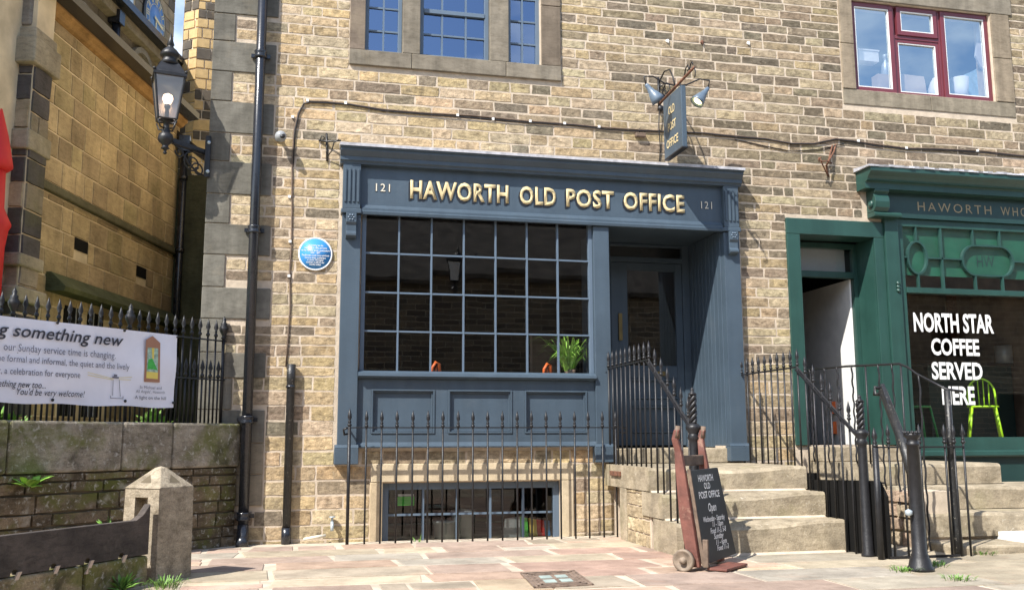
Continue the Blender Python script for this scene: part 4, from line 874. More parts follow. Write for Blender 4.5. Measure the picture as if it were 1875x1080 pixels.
# ochre turret beyond the passage
tu = thing('stone_turret', 'sunlit octagonal turret of banded ochre and black stones beyond the passage', 'turret', (-.9, 8, .9))
tc0 = P(368, 120, 8.0); ctr = Vector((tc0.x+.02, 8.55, 0)); r8 = .46; a0 = R(8)
b = MB(); b.lathe([(r8-.01, 1.0), (r8-.01, 12.5)], ctr, 8, None, None, a0+R(22.5), False); b.build('turret_core', 'mortar', tu)
for k in range(8):
    a = a0+R(45)*k; n = Vector((math.cos(a), math.sin(a), 0))
    if n.y > .35: continue
    U = Vector((0, 0, 1)).cross(n); hw = r8*math.tan(R(22.5))
    masonry(tu, ctr+n*(r8*math.cos(R(22.5))), U, n, -hw+.0, hw, 3.5, 12.4, (.17, .24), (.16, .36), [], lambda u, z, r: kc((.09, .075, .06) if (r % 4 == 0 and rnd.random() < .7 or rnd.random() < .22) else (.50, .35, .17), .85, 1.1), m='buffstone', relief=.012, joint=.02, grid=(3, 3), rough=.5, cap=34, piece='turret_stonework')

# ================================================================== THINGS ON THE WALL
def cyl(b, c, d, r, h, n=12): # short cylinder from c along d
    d = Vector(d).normalized(); a = Vector((0, 0, 1)) if abs(d.z) < .9 else Vector((1, 0, 0)); x = d.cross(a).normalized(); y = d.cross(x)
    return b.lathe([(r, 0), (r, h)], c, n, Matrix((x, y, d)).transposed())
dp = thing('downpipe', 'tall glossy blue black cast iron downpipe fixed over the grey quoins', 'downpipe', (-.46, -.1, 0))
b = MB(); b.lathe([(.052, .12), (.052, 7.6)], (-.458, -.11, 0), 16); b.build('pipe_shaft', 'pipe', dp)
for px, py in ((474, 100), (462, 420), (452, 768), (444, 945)):
    z = P(px, py, -.11).z; b = MB(); b.lathe([(.066, 0), (.07, .01), (.062, .03), (.062, .05), (.07, .07), (.066, .08)], (-.458, -.11, z-.04), 16); b.box(-.56, -.356, -.065, -.035, z-.02, z+.02); b.build('pipe_collar', 'pipe', dp)
b = MB(); b.tube([(-.458, -.11, .16), (-.458, -.12, .08), (-.458, -.17, .01), (-.458, -.24, -.03)], [.055, .058, .06, .06], 12); b.build('pipe_shoe', 'pipe', dp)
d2 = thing('short_pipe', 'short worn black pipe beside the downpipe, ending below the blue plaque', 'pipe', (-.03, -.06, 0))
b = MB(); b.lathe([(.042, -.03), (.042, 1.62), (.046, 1.63), (.046, 1.80), (.0, 1.805)], (-.03, -.065, 0), 12); b.build('pipe_shaft', 'oldblack', d2)
b = MB(); b.lathe([(.05, 0), (.05, .03)], (-.03, -.065, 1.55), 12); b.lathe([(.05, 0), (.05, .16)], (-.03, -.065, -.04), 12); b.build('pipe_band', 'pipe', d2)
cb = thing('wall_cable', 'dark cable clipped along the stonework above the shopfronts and down to the short pipe', 'cable', (0, -.02, 1.8))
pts = [(523, 672), (527, 620), (531, 560), (530, 500), (533, 450), (534, 380), (535, 300), (538, 240), (545, 208), (556, 190), (568, 185), (600, 186), (640, 190), (700, 200), (780, 207), (860, 212), (960, 221), (1050, 228), (1110, 234), (1165, 238), (1230, 240), (1290, 243), (1345, 249), (1400, 253), (1450, 262), (1490, 262), (1530, 254), (1562, 257), (1600, 264), (1660, 271), (1720, 273), (1800, 277), (1875, 285), (1960, 292)]
pts = [P(x, y, -.02) for x, y in pts]
b = MB(); b.tube([p+Vector((rnd.uniform(-.004, .004), 0, rnd.uniform(-.004, .004))) for p in pts], .0085, 6); b.build('main_cable', 'wood', cb)
b = MB(); b.tube([p+Vector((.012 if i < 9 else 0, -.006, -.018+rnd.uniform(-.008, .008) if i > 9 else 0)) for i, p in enumerate(pts)][6:], .007, 5); b.build('second_cable', 'black', cb)
b = MB(); b.tube([P(x, y, -.02)+Vector((0, 0, -.04)) for x, y in ((1345, 249), (1400, 262), (1450, 272), (1500, 268), (1545, 258))], .006, 5); b.build('loose_loop', 'black', cb)
for px, py in ((536, 214), (563, 184), (633, 189), (838, 211), (903, 218), (971, 222), (1034, 226), (1097, 232), (1572, 258), (1660, 271), (1790, 276), (530, 360), (531, 442), (529, 505)):
    q = P(px, py, -.03); MB().box(q.x-.014, q.x+.014, -.036, -.006, q.z-.014, q.z+.014).build('cable_clip', 'white', cb)
cm = thing('security_camera', 'small grey dome security camera on a bracket between the downpipe and the cable', 'camera', tuple(P(513, 248, -.1)))
q = P(514, 250, -.14); b = MB(); cyl(b, (q.x-.02, 0, q.z+.02), (0, -1, 0), .045, .03, 14); cyl(b, (q.x-.02, -.03, q.z+.02), (0, -1, 0), .02, .06); b.build('camera_mount', 'dome', cm)
b = MB(); mt = Matrix.Rotation(R(60), 3, 'X'); b.lathe([(.0, -.062)]+[(.062*math.cos(R(a)), .062*math.sin(R(a))) for a in range(-75, 80, 15)]+[(0, .062)], q, 16); b.build('camera_ball', 'dome', cm); b = MB(); b.lathe([(.028, 0), (.026, .02), (0, .024)], q+Vector((.02, -.045, -.015)), 12, mt); b.build('lens', 'black', cm)
pq_ = thing('blue_plaque', 'round blue plaque with a white rim and white writing left of the blue shopfront', 'plaque', (.187, -.03, 3.0))
ry = Matrix.Rotation(R(90), 3, 'X'); b = MB(); b.lathe([(.183, 0), (.183, .022), (.178, .027), (.168, .027), (.165, .023)], (.187, -.008, 2.997), 40, ry); b.build('plaque_rim', 'white', pq_); b = MB(); b.lathe([(.166, 0), (.166, .0265)], (.187, -.008, 2.997), 40, ry); b.build('plaque_face', 'plaqueblue', pq_)
for t_, z, wd in (('This building was the', 3.082, .16), ('Haworth Post Office and home', 3.054, .24), ('of the Hartley family, postmasters', 3.026, .30), ('1843 - 1897', 3.000, .10), ('The Bronte novels were sent from', 2.972, .29), ('here to their publishers', 2.945, .22), ('in London. The original', 2.921, .17), ('counter is still in use', 2.897, .19), ('inside today', 2.873, .12)):
    text('plaque_lettering', t_, 'white', pq_, (.187, -.0362, z), (1, 0, 0), (0, 0, 1), .026, align='CENTER', width=wd, off=.012)
# iron sign brackets left on the wall
ib = thing('iron_bracket', 'small black wrought iron bracket left of the blue cornice', 'bracket', (.28, -.05, 4.2))
b = MB(); b.tube([(.27, -.012, 4.36), (.285, -.02, 4.04)], .011, 6); b.tube([(.19, -.02, 4.27), (.28, -.05, 4.255), (.36, -.10, 4.25), (.42, -.16, 4.24)], .010, 6); b.tube([(.28, -.03, 4.08), (.33, -.09, 4.14), (.35, -.14, 4.22), (.40, -.16, 4.25)], .007, 6); b.tube([(.20, -.02, 4.27), (.22, -.04, 4.32), (.25, -.05, 4.30), (.24, -.04, 4.27)], .006, 6); b.build('bracket_ironwork', 'oldblack', ib)
rb = thing('rusty_bracket', 'rusty iron bracket fixed to the stonework between the two shopfronts', 'bracket', tuple(P(1515, 295, -.1)))
pp = lambda px, py, y: P(px, py, y)
b = MB(); b.tube([pp(1530, 265, -.01), pp(1527, 278, -.03), pp(1519, 292, -.08), pp(1512, 305, -.04)], .011, 6); b.tube([pp(1524, 267, -.02), pp(1518, 290, -.05), pp(1513, 306, -.02), pp(1517, 324, -.01)], .010, 6); b.tube([pp(1500, 291, -.14), pp(1505, 296, -.16), pp(1514, 295, -.12), pp(1523, 299, -.06)], .010, 6); b.tube([pp(1503, 296, -.14), pp(1507, 303, -.12), pp(1511, 312, -.06), pp(1516, 322, -.01)], .008, 6); b.tube([pp(1500, 297, -.14), pp(1499, 290, -.15), pp(1504, 288, -.15)], .008, 6); b.build('bracket_ironwork', 'rust', rb)
sb_ = thing('junction_box', 'small dark box under the cable left of the hanging sign', 'box', tuple(P(1172, 247, -.03))); q = P(1172, 248, -.03); b = MB(); b.box(q.x-.062, q.x+.062, -.07, -.008, q.z-.024, q.z+.024); b.build('box_body', 'wood', sb_, bevel=.006)
b = MB(); b.tube([(q.x, -.02, q.z+.02), (q.x+.0, -.02, q.z+.09)], .006, 5); b.build('box_lead', 'black', sb_)
for i, (px, py) in enumerate(((1222, 76), (1285, 78), (1370, 80))):
    q = P(px, py, -.012); o = thing('cable_anchor', ['white wall anchor left of the three, high above the hanging sign', 'rusty stained wall anchor, middle of the three above the hanging sign', 'white wall anchor right of the three, high above the hanging sign'][i], 'wall anchor', tuple(q), 'old anchors above the hanging sign')
    b = MB(); cyl(b, (q.x, -.004, q.z), (0, -1, 0), .022, .022, 8); b.tube([(q.x, -.02, q.z), (q.x+.01, -.03, q.z-.03)], .006, 5); b.build('anchor_plate', 'rust' if i == 1 else 'white', o)
# hanging sign
SX = 4.20
hb = thing('sign_bracket', 'wrought iron bracket with scrolls reaching out above the blue cornice', 'bracket', (SX, -.02, 5.0))
b = MB(); b.tube([(SX, -.0, 5.0), (SX, -1.05, 5.055)], .016, 8); b.build('main_bar', 'rust', hb)
b = MB(); b.tube([(SX-.01, -.02, 5.33), (SX-.01, -.02, 4.95)], .014, 6); b.tube([(SX, -.02, 5.27), (SX, -.2, 5.34), (SX, -.36, 5.30), (SX, -.45, 5.18), (SX, -.50, 5.05)], .009, 6); b.tube([(SX, -.10, 5.03), (SX, -.14, 5.14), (SX, -.24, 5.18), (SX, -.33, 5.14), (SX, -.36, 5.04)], .008, 6)
b.tube([(SX, -.02, 5.20), (SX+.05, -.06, 5.24), (SX+.07, -.04, 5.19), (SX+.03, -.03, 5.14), (SX+.06, -.06, 5.08)], .008, 6); b.tube([(SX, -.02, 5.12), (SX-.06, -.06, 5.16), (SX-.07, -.04, 5.10), (SX-.03, -.03, 5.06)], .008, 6)
b.tube([(SX, -.78, 5.05), (SX, -.82, 5.13), (SX, -.88, 5.15), (SX, -.91, 5.10), (SX, -.87, 5.08)], .007, 6); b.tube([(SX, -.92, 5.05), (SX, -.96, 5.13), (SX, -1.0, 5.14), (SX, -1.02, 5.10)], .007, 6); b.tube([(SX, -1.05, 5.055), (SX, -1.08, 5.0), (SX, -1.07, 4.95), (SX, -1.05, 4.94)], .006, 6)
for i in range(3): b.tube([(SX, -.08-.08*i, 5.03), (SX+.02, -.10-.08*i, 5.08), (SX, -.13-.08*i, 5.10), (SX, -.15-.08*i, 5.05)], .006, 5)
b.build('scrollwork', 'black', hb)
b = MB(); cyl(b, (SX, -.03, 4.93), (0, -1, 0), .035, .04, 10); b.build('wall_boss', 'black', hb)
hs = thing('hanging_sign', 'small blue grey sign reading OLD POST OFFICE hanging side on to the street', 'sign', (SX, -.48, 4.25))
b = MB(); b.box(SX-.03, SX+.03, -.74, -.20, 4.245, 4.965); b.build('sign_board', 'blue', hs, bevel=.008)
b = MB(); b.box(SX-.034, SX+.034, -.745, -.195, 4.235, 4.25); b.build('bottom_edge', 'black', hs)
for y in (-.28, -.66): b = MB(); b.tube([(SX, y, 4.965), (SX, y, 5.03)], .008, 6); b.build('hanger', 'black', hs)
for t_, z, wd in (('OLD', 4.735, .185), ('POST', 4.545, .235), ('OFFICE', 4.35, .345)):
    text('sign_lettering', t_, 'gold', hs, (SX-.0325, -.455, z), (0, -1, 0), (0, 0, 1), .135, align='CENTER', width=wd, off=.02)
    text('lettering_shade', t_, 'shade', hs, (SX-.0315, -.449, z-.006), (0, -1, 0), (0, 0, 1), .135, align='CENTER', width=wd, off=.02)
b = MB(); b.tube([(SX-.02, -.06, 4.92), (SX-.03, -.05, 4.7), (SX-.01, -.03, 4.45), (SX-.02, -.02, 4.28)], .007, 5); b.build('sign_cable', 'black', hb)
def spot(px, py, Y, side, lit, label):
    c = P(px, py, Y); o = thing('spot_lamp', label, 'lamp', tuple(c), 'swan neck lamps lighting the hanging sign')
    ax = Vector((-side*.62, .0, -.78)).normalized() # points to the sign
    x = ax.cross(Vector((0, 1, 0))).normalized(); y = ax.cross(x); mt = Matrix((x, y, ax)).transposed()
    b = MB(); b.lathe([(.018, -.17), (.026, -.15), (.030, -.10), (.038, -.09), (.042, -.05), (.052, -.045), (.075, .03), (.085, .075), (.080, .075), (.070, .03), (.04, -.04)], c, 18, mt); b.build('lamp_shade', 'blueside', o)
    b = MB(); b.lathe([(.03, -.0), (.05, .03), (.045, .055), (.0, .07)], c, 14, mt); b.build('bulb', 'spotglow' if lit else 'galv', o)
    t = c-ax*.17; m_ = Vector((SX, -.50, 5.05)); b = MB(); b.tube([m_, m_.lerp(t, .35)+Vector((0, 0, .02)), m_.lerp(t, .75)+Vector((0, 0, .10)), t+Vector((side*.02, 0, .09)), t], .009, 6); b.build('swan_neck', 'black', o)
    return o, c, ax
spot(1199, 176, -.50, -1, False, 'pale conical lamp on the left side of the hanging sign, unlit')
o_, c_, ax_ = spot(1282, 180, -.50, 1, True, 'glowing conical lamp on the right side of the hanging sign')

# wall lantern
def lantern(name, label, base, wallx, lit=True, group=None):
    lx, ly, z0 = base; o = thing(name, label, 'lantern', (wallx, 0 if ly > -5 else ly, z0), group)
    H = lambda z: z0+z
    b = MB(); rt, rb_ = .205*1.414/1.0*.72, .125*1.414*.72; n4 = R(45)+R(12)
    zt, zb = .72, .26
    b.lathe([(rt*1.10, zt-.02), (rt*1.10, zt+.01), (rt*1.02, zt+.02), (rt*.62, zt+.13), (rt*.55, zt+.14)], (lx, ly, z0), 4, None, None, n4, False); b.build('lantern_roof', 'black', o)
    b = MB(); b.lathe([(.115, zt+.135), (.075, zt+.19), (.07, zt+.22), (.095, zt+.23), (.10, zt+.255), (.07, zt+.30), (.035, zt+.33), (.03, zt+.35), (.04, zt+.36), (.02, zt+.42), (0, zt+.50)], (lx, ly, z0), 16); b.build('chimney_finial', 'black', o)
    b = MB()
    for k in range(4):
        a = n4+k*math.pi/2; c, s_ = math.cos(a), math.sin(a); b.tube([(lx+rt*c, ly+rt*s_, H(zt)), (lx+rb_*c, ly+rb_*s_, H(zb))], .011, 4); b.lathe([(.012, 0), (.02, .015), (0, .035)], (lx+rt*1.05*c, ly+rt*1.05*s_, H(zt+.015)), 6)
        a2 = a+math.pi/2; 
        for (r_, z) in ((rt, zt-.015), (rb_, zb)): b.tube([(lx+r_*c, ly+r_*s_, H(z)), (lx+r_*math.cos(a2), ly+r_*math.sin(a2), H(z))], .010, 4)
    b.build('lantern_frame', 'black', o)
    for k in range(4):
        a, a2 = n4+k*math.pi/2, n4+(k+1)*math.pi/2; f_ = .97
        vs = [(lx+r_*f_*math.cos(t), ly+r_*f_*math.sin(t), H(z)) for r_, z, t in ((rt, zt-.02, a), (rt, zt-.02, a2), (rb_, zb, a2), (rb_, zb, a))]
        MB().add(vs, [(0, 1, 2, 3)]).build('lantern_pane', 'g_lamp' if lit else 'dullwhite', o)
    if lit:
        b = MB(); b.lathe([(.0, -.065), (.035, -.05), (.055, 0), (.045, .04), (0, .065)], (lx, ly, H(.49)), 12); b.build('bulb', 'lampglow', o)
        b = MB(); b.lathe([(.02, .26), (.02, .38), (.03, .39), (.03, .43)], (lx, ly, z0), 8); b.build('bulb_holder', 'black', o)
    b = MB(); b.lathe([(.012, -.10), (.022, -.085), (.012, -.07), (.02, -.05), (.045, -.04), (.03, -.02), (.035, 0), (.07, .03), (.08, .07), (.07, .11), (.04, .13), (.05, .15), (.032, .17), (.032, .24), (.08, .26), (.02, .262)], (lx, ly, z0), 14); b.build('lantern_base', 'black', o)
    b = MB()
    for k in range(4):
        a = n4+k*math.pi/2; b.tube([(lx+.04*math.cos(a), ly+.04*math.sin(a), H(.17)), (lx+.09*math.cos(a), ly+.09*math.sin(a), H(.17)), (lx+rb_*math.cos(a), ly+rb_*math.sin(a), H(.24))], .009, 5)
    b.build('cradle', 'black', o)
    return o
LP = P(303, 262, -.35)
wl_ = lantern('wall_lantern', 'ornate black street lantern lit on a bracket at the corner of the stone terrace', (LP.x, -.35, LP.z-.02), -.97)
A0 = Vector((-.985, -.015, LP.z)); A1 = Vector((LP.x, -.35, LP.z+.03)); b = MB()
MB().box(-1.0, -.94, -.06, -.025, LP.z-.26, LP.z+.20).build('wall_plate', 'black', wl_, bevel=.01)
ad = (A1-A0); b.tube([A0+Vector((0, 0, -.0)), A1], .020, 8); b.obox(A0+Vector((0, 0, .01)), ad*.98, (0, 0, .035), (.01, -.012, 0))
zz = Vector((0, 0, 1))
def spiral(b, c, r, t0, t1, u, n=18, th=.009):
    b.tube([c+(u*math.cos(R(t0+(t1-t0)*i/n))+zz*math.sin(R(t0+(t1-t0)*i/n)))*r*(1-.75*i/n) for i in range(n+1)], th, 5)
u_ = ad.normalized(); spiral(b, A0+u_*.17-zz*.14, .12, 90, -420, u_); spiral(b, A0+u_*.10-zz*.20, .08, 0, 480, u_); spiral(b, A0+u_*.33-zz*.07, .06, 0, -420, u_)
b.tube([A0-zz*.24, A0-zz*.23+u_*.10, A0-zz*.16+u_*.22, A0-zz*.04+u_*.33, A0+u_*.42], .012, 6); b.build('scroll_bracket', 'black', wl_)
b = MB(); cyl(b, (-.96, -.06, LP.z+.12), (0, -1, 0), .02, .012, 8); cyl(b, (-.96, -.06, LP.z-.20), (0, -1, 0), .02, .012, 8); b.build('bolt_heads', 'galv', wl_)

tp = P(608, 962, -.06); o = thing('outside_tap', 'small brass outside tap low on the wall beside the front railing', 'tap', tuple(tp)); b = MB(); b.tube([(tp.x, 0, tp.z+.03), (tp.x, -.07, tp.z+.03), (tp.x+.0, -.09, tp.z+.0), (tp.x, -.09, tp.z-.05)], .018, 8); b.lathe([(.012, 0), (.012, .05), (.035, .055), (.03, .065)], (tp.x, -.06, tp.z+.03), 8); b.build('tap_body', 'galv', o)
tp = P(575, 966, -.1); o = thing('ground_pipe', 'short pale pipe lying at the foot of the wall left of the outside tap', 'pipe', tuple(tp)); b = MB(); b.tube([(tp.x-.1, -.06, .0), (tp.x+.0, -.08, .02), (tp.x+.12, -.07, .035)], .016, 8); b.build('pipe_length', 'cream', o)
# ================================================================== SACK TRUCK AND CHALKBOARD
td = Vector((math.sin(R(48)), math.cos(R(48)), 0)); tn = Vector((math.cos(R(48)), -math.sin(R(48)), 0)); BL = Vector((3.27, -3.0, -.01)); LEAN = .14
def T(t, h, n=0.): return BL + td*t + Vector((0, 0, h)) - tn*(LEAN*h) + tn*n
stt = thing('sack_truck', 'old faded red wooden sack truck leaning on the left stair newel', 'sack truck', tuple(BL))
def rail(t0, t1):
    pts_ = [(t0, .0), (t0, .40), (t0-.0, .80), (t0+(.0 if t0 < .2 else -.0), .92), (t1, 1.02), (t1, 1.10)]; b = MB(); vs = []; 
    for i, (t, h) in enumerate(pts_):
        wd = .055 if h < .8 else .045; dp_ = (.10, .11, .08, .06, .055, .05)[i]; bk = (-.04, -.04, -.04, -.045, -.05, -.02)[i]
        for (a, c) in ((0, 0), (wd, 0), (wd, -dp_), (0, -dp_)): vs.append(T(t+a, h, bk+c+.02))
    n = len(pts_); fs = [(4*i+k, 4*i+(k+1) % 4, 4*(i+1)+(k+1) % 4, 4*(i+1)+k) for i in range(n-1) for k in range(4)]+[(3, 2, 1, 0), (4*n-4, 4*n-3, 4*n-2, 4*n-1)]
    b.add(vs, fs); return b.build('side_rail', 'truckred', stt, bevel=.008)
for t0, t1 in ((-.05, -.07), (.42, .44)):
    r_ = rail(t0, t1); b = MB(); b.tube([T(t1+.022, 1.03, -.04), T(t1+.022, 1.13, -.015)], [.026, .022], 8); b.build('handle_grip', 'wood', r_)
MB().obox(T(-.0, .80, -.10), td*.44, tn*.05, (0, 0, .085)).build('cross_rail', 'wood', stt, bevel=.008); MB().obox(T(-.0, .25, -.10), td*.44, tn*.05, (0, 0, .07)).build('cross_rail', 'wood', stt, bevel=.008)
MB().obox(T(.0, -.02, .02), td*.44, tn*.17, (0, 0, .02)).build('toe_plate', 'truckred', stt, bevel=.004)
WX = Matrix((tn, Vector((0, 0, 1)), td)).transposed()
for t0 in (-.10, .50):
    c = T(t0, .082, -.12); c.z = .045; b = MB(); b.lathe([(.055, -.004), (.070, -.018), (.088, -.022), (.088, .022), (.070, .018), (.055, .004)], c, 24, WX); b.lathe([(.028, -.035), (.028, .03), (.012, .045)], c, 12, WX)
    b.build('wheel', 'wheel', stt)
b = MB(); a_ = T(-.12, .082, -.12); a_.z = .045; c_ = T(.52, .082, -.12); c_.z = .045; b.tube([a_, c_], .012, 8); b.build('axle', 'iron', stt)
MB().obox(T(-.025, .0, .0), td*.03, tn*.045, (0, 0, .22)).build('foot_block', 'wood', stt, bevel=.006)
ckb = thing('chalkboard', 'black chalkboard with HAWORTH OLD POST OFFICE opening hours standing on the sack truck', 'chalkboard', tuple(T(.3, .03)))
b = MB(); q4 = [(0.005, .02), (.66, .045), (.565, .775), (.005, .765)]; fr_ = [T(t, h, .012) for t, h in q4]; bk_ = [T(t, h, -.012) for t, h in q4]
b.add(fr_+bk_, [(0, 1, 2, 3), (7, 6, 5, 4), (0, 4, 5, 1), (1, 5, 6, 2), (2, 6, 7, 3), (3, 7, 4, 0)]); b.build('board', 'chalk', ckb, bevel=.004)
b = MB(); b.add([T(-.008, .01, .013), T(.004, .01, .013), T(.004, .775, .013), T(-.008, .775, .013), T(-.008, .01, -.014), T(.004, .01, -.014), T(.004, .775, -.014), T(-.008, .775, -.014)], [(0, 1, 2, 3), (7, 6, 5, 4), (0, 4, 5, 1), (1, 5, 6, 2), (2, 6, 7, 3), (3, 7, 4, 0)]); b.build('board_edge', 'wood', ckb)
uv = (Vector((0, 0, 1))-tn*LEAN).normalized()
M['chalkw'] = mat('chalk_writing', (.72, .72, .72), .8, var=.15, vscale=30)
for t_, t, h, sz, wd, sh in (('HAWORTH', .27, .672, .075, .30, 0), ('OLD', .275, .610, .070, .125, 0), ('POST OFFICE', .295, .535, .078, .42, 0), ('Open', .31, .425, .095, .16, .2), ('Wednesday - Saturday', .315, .345, .062, .44, .25), ('11 - 10pm', .37, .298, .060, .22, .25), ('Food 11-3, 5-8', .36, .247, .062, .32, .25), ('Sunday', .35, .200, .064, .20, .25), ('11 - 6pm', .385, .152, .060, .22, .25), ('Food 11-3', .40, .105, .060, .24, .25)):
    text('chalk_lettering', t_, 'chalkw', ckb, T(t, h, .0145), td, uv, sz, align='CENTER', width=wd, off=.012 if sh else .02, shear=sh)

# ================================================================== STONE POST AND TIMBER RAIL
va = R(-7.6); vd = Vector((math.sin(va), math.cos(va), 0)); pc_ = Vector((-.96, -2.63, 0))+vd*.265; hw = .185; f1 = R(45)-va*1.0
sp_ = thing('stone_gatepost', 'squat gritstone gatepost with a pyramid top and a square slot', 'gatepost', (pc_.x, pc_.y, -.05))
ez = P(290, 893, -2.63).z; az_ = .80; e1 = (Matrix.Rotation(R(45), 3, 'Z') @ -vd).normalized(); e2 = (Matrix.Rotation(R(-45), 3, 'Z') @ -vd).normalized()
# e1 / e2: directions of the two visible faces' normals; left face is the one pointing to the left
nl, nr = (e1, e2) if e1.x < e2.x else (e2, e1)
def PO(a, c, z): return pc_+nl*a+nr*c+Vector((0, 0, z))
b = MB(); tp = .0; sl0, sl1, sz0, sz1 = .06, -.07, .40, .585  # slot on the left face
w_ = hw; w2 = hw*.96
vs = [PO(w_, w_, -.08), PO(w_, -w_, -.08), PO(-w_, -w_, -.08), PO(-w_, w_, -.08), PO(w2, w2, ez), PO(w2, -w2, ez), PO(-w2, -w2, ez), PO(-w2, w2, ez), PO(.035, .035, az_), PO(.035, -.035, az_), PO(-.035, -.035, az_), PO(-.035, .035, az_), PO(0, 0, az_+.015)]
b.add(vs, [(1, 2, 6, 5), (2, 3, 7, 6), (3, 0, 4, 7), (4, 5, 9, 8), (5, 6, 10, 9), (6, 7, 11, 10), (7, 4, 8, 11), (8, 9, 12), (9, 10, 12), (10, 11, 12), (11, 8, 12)])
g = [w_, sl0, sl1, -w_]; zs_ = [-.08, sz0, sz1, ez]; wz = lambda z: w_+(w2-w_)*(z+.08)/(ez+.08)
for i in range(3):
    for j in range(3):
        q4 = [(g[i], zs_[j]), (g[i+1], zs_[j]), (g[i+1], zs_[j+1]), (g[i], zs_[j+1])]; F = lambda c, z, d=0: PO(wz(z)-d, c*wz(z)/w_ if abs(c) == w_ else c, z)
        if i == 1 and j == 1:
            o4 = [F(*q) for q in q4]; i4 = [F(q[0]*.9, q[1]+(.02 if q[1] == sz0 else -.02), .09) for q in q4]; b.add(o4+i4, [(4, 5, 6, 7), (0, 1, 5, 4), (1, 2, 6, 5), (2, 3, 7, 6), (3, 0, 4, 7)])
        else: b.add([F(*q) for q in q4], [(0, 1, 2, 3)])
b.build('post_block', 'poststone', sp_, bevel=.006)
for A_, B_ in ((nl, nr), (nr, nl)):
    m0 = lambda a, c, z: pc_+A_*a+B_*c+Vector((0, 0, z))
    zc = lambda a: ez+(az_-ez)*(1-(a-.035)/(w2-.035))
    b = MB(); t3 = [(.145, -.06), (.145, .05), (.085, -.02)]; b.add([m0(a, c, zc(a)+.0015) for a, c in t3], [(0, 1, 2)]); b.build('carved_triangle', 'oldmortar', sp_)
B33 = R(33); bd = Vector((-math.sin(B33), -math.cos(B33), 0)); bnn = Vector((math.cos(B33), -math.sin(B33), 0)); B0 = Vector((-1.03, -2.655, 0))
def BD(s, z, n=0.): return B0+bd*s+bnn*n+Vector((0, 0, z))
tr = thing('timber_stocks', 'dark weathered timber board with leg holes running left from the stone gatepost', 'stocks', tuple(BD(.7, .18)))
poly = []; hs_ = []
for px, py in ((24, 1040), (95, 1033), (158, 1023), (220, 1010)): p = PPL(px, py, B0, bnn); hs_.append((p-B0).dot(bd))
hs_.sort(); zb_ = lambda s: .178; poly.append((0, .178))
for h in hs_:
    for k in range(7): a = math.pi*k/6; poly.append((h-.032*math.cos(a), .178+.040*math.sin(a)))
poly += [(3.2, .178), (3.2, .43), (.14, .435), (.07, .47), (-.0, .545), (0, .45)]
b = MB(); b.prism(poly, BD(0, 0, -.045), bd, (0, 0, 1), bnn*.06); b.build('stocks_board', 'timber', tr, bevel=.004)
for h in hs_: b = MB(); b.obox(BD(h-.0, .115, .016), bd*.03, bnn*.014, Vector((0, 0, .085))+bd*-.045); b.build('pale_wedge', 'card', tr)  # pale wood wedge slanting across each leg hole
sw = thing('stocks_wall', 'low mossy stone base under the timber stocks board', 'wall', tuple(BD(.7, -.05)))
for a, c in ((0, .62), (.63, 1.5), (1.51, 3.2)): MB().obox(BD(a+.01, -.2, -.16), bd*(c-a-.01), bnn*.19, (0, 0, .372), kc((.27, .21, .13), .85, 1.1)).build('base_stone', 'oldwall', sw, bevel=.02)

# drain cover
dc = thing('drain_cover', 'rusty brown iron inspection cover with four pale insets set in the paving', 'drain cover', (2.0, -3.1, -.04))
c4 = [PG(955, 1051), PG(1050, 1046), PG(1090, 1072), PG(976, 1078)]; b = MB()
cc = sum(c4, Vector((0, 0, 0)))/4; cc.z = 0
ux = ((c4[1]-c4[0])+(c4[2]-c4[3]))/2; uy = ((c4[3]-c4[0])+(c4[2]-c4[1]))/2
def DC(a, c, z): q = cc+ux*a+uy*c; q.z = z; return q
def plate(b, a0, a1, c0, c1, z0, z1): p = [DC(a0, c0, z0), DC(a1, c0, z0), DC(a1, c1, z0), DC(a0, c1, z0)]; q = [Vector((v.x, v.y, z1)) for v in p]; b.add(p+q, [(4, 5, 6, 7), (0, 1, 5, 4), (1, 2, 6, 5), (2, 3, 7, 6), (3, 0, 4, 7)])
plate(b, -.5, .5, -.5, .5, -.06, -.032)
for k in (.5, .42, .34): 
    for (a0, a1, c0, c1) in ((-k, k, -k, -k+.03), (-k, k, k-.03, k), (-k, -k+.03, -k, k), (k-.03, k, -k, k)): plate(b, a0, a1, c0, c1, -.033, -.026)
b.build('cover_plate', 'iron', dc)
for sx in (-1, 1):
    for sy in (-1, 1): b = MB(); plate(b, sx*.14-.10, sx*.14+.10, sy*.14-.09, sy*.14+.09, -.032, -.027); b.build('inset', 'pale', dc)

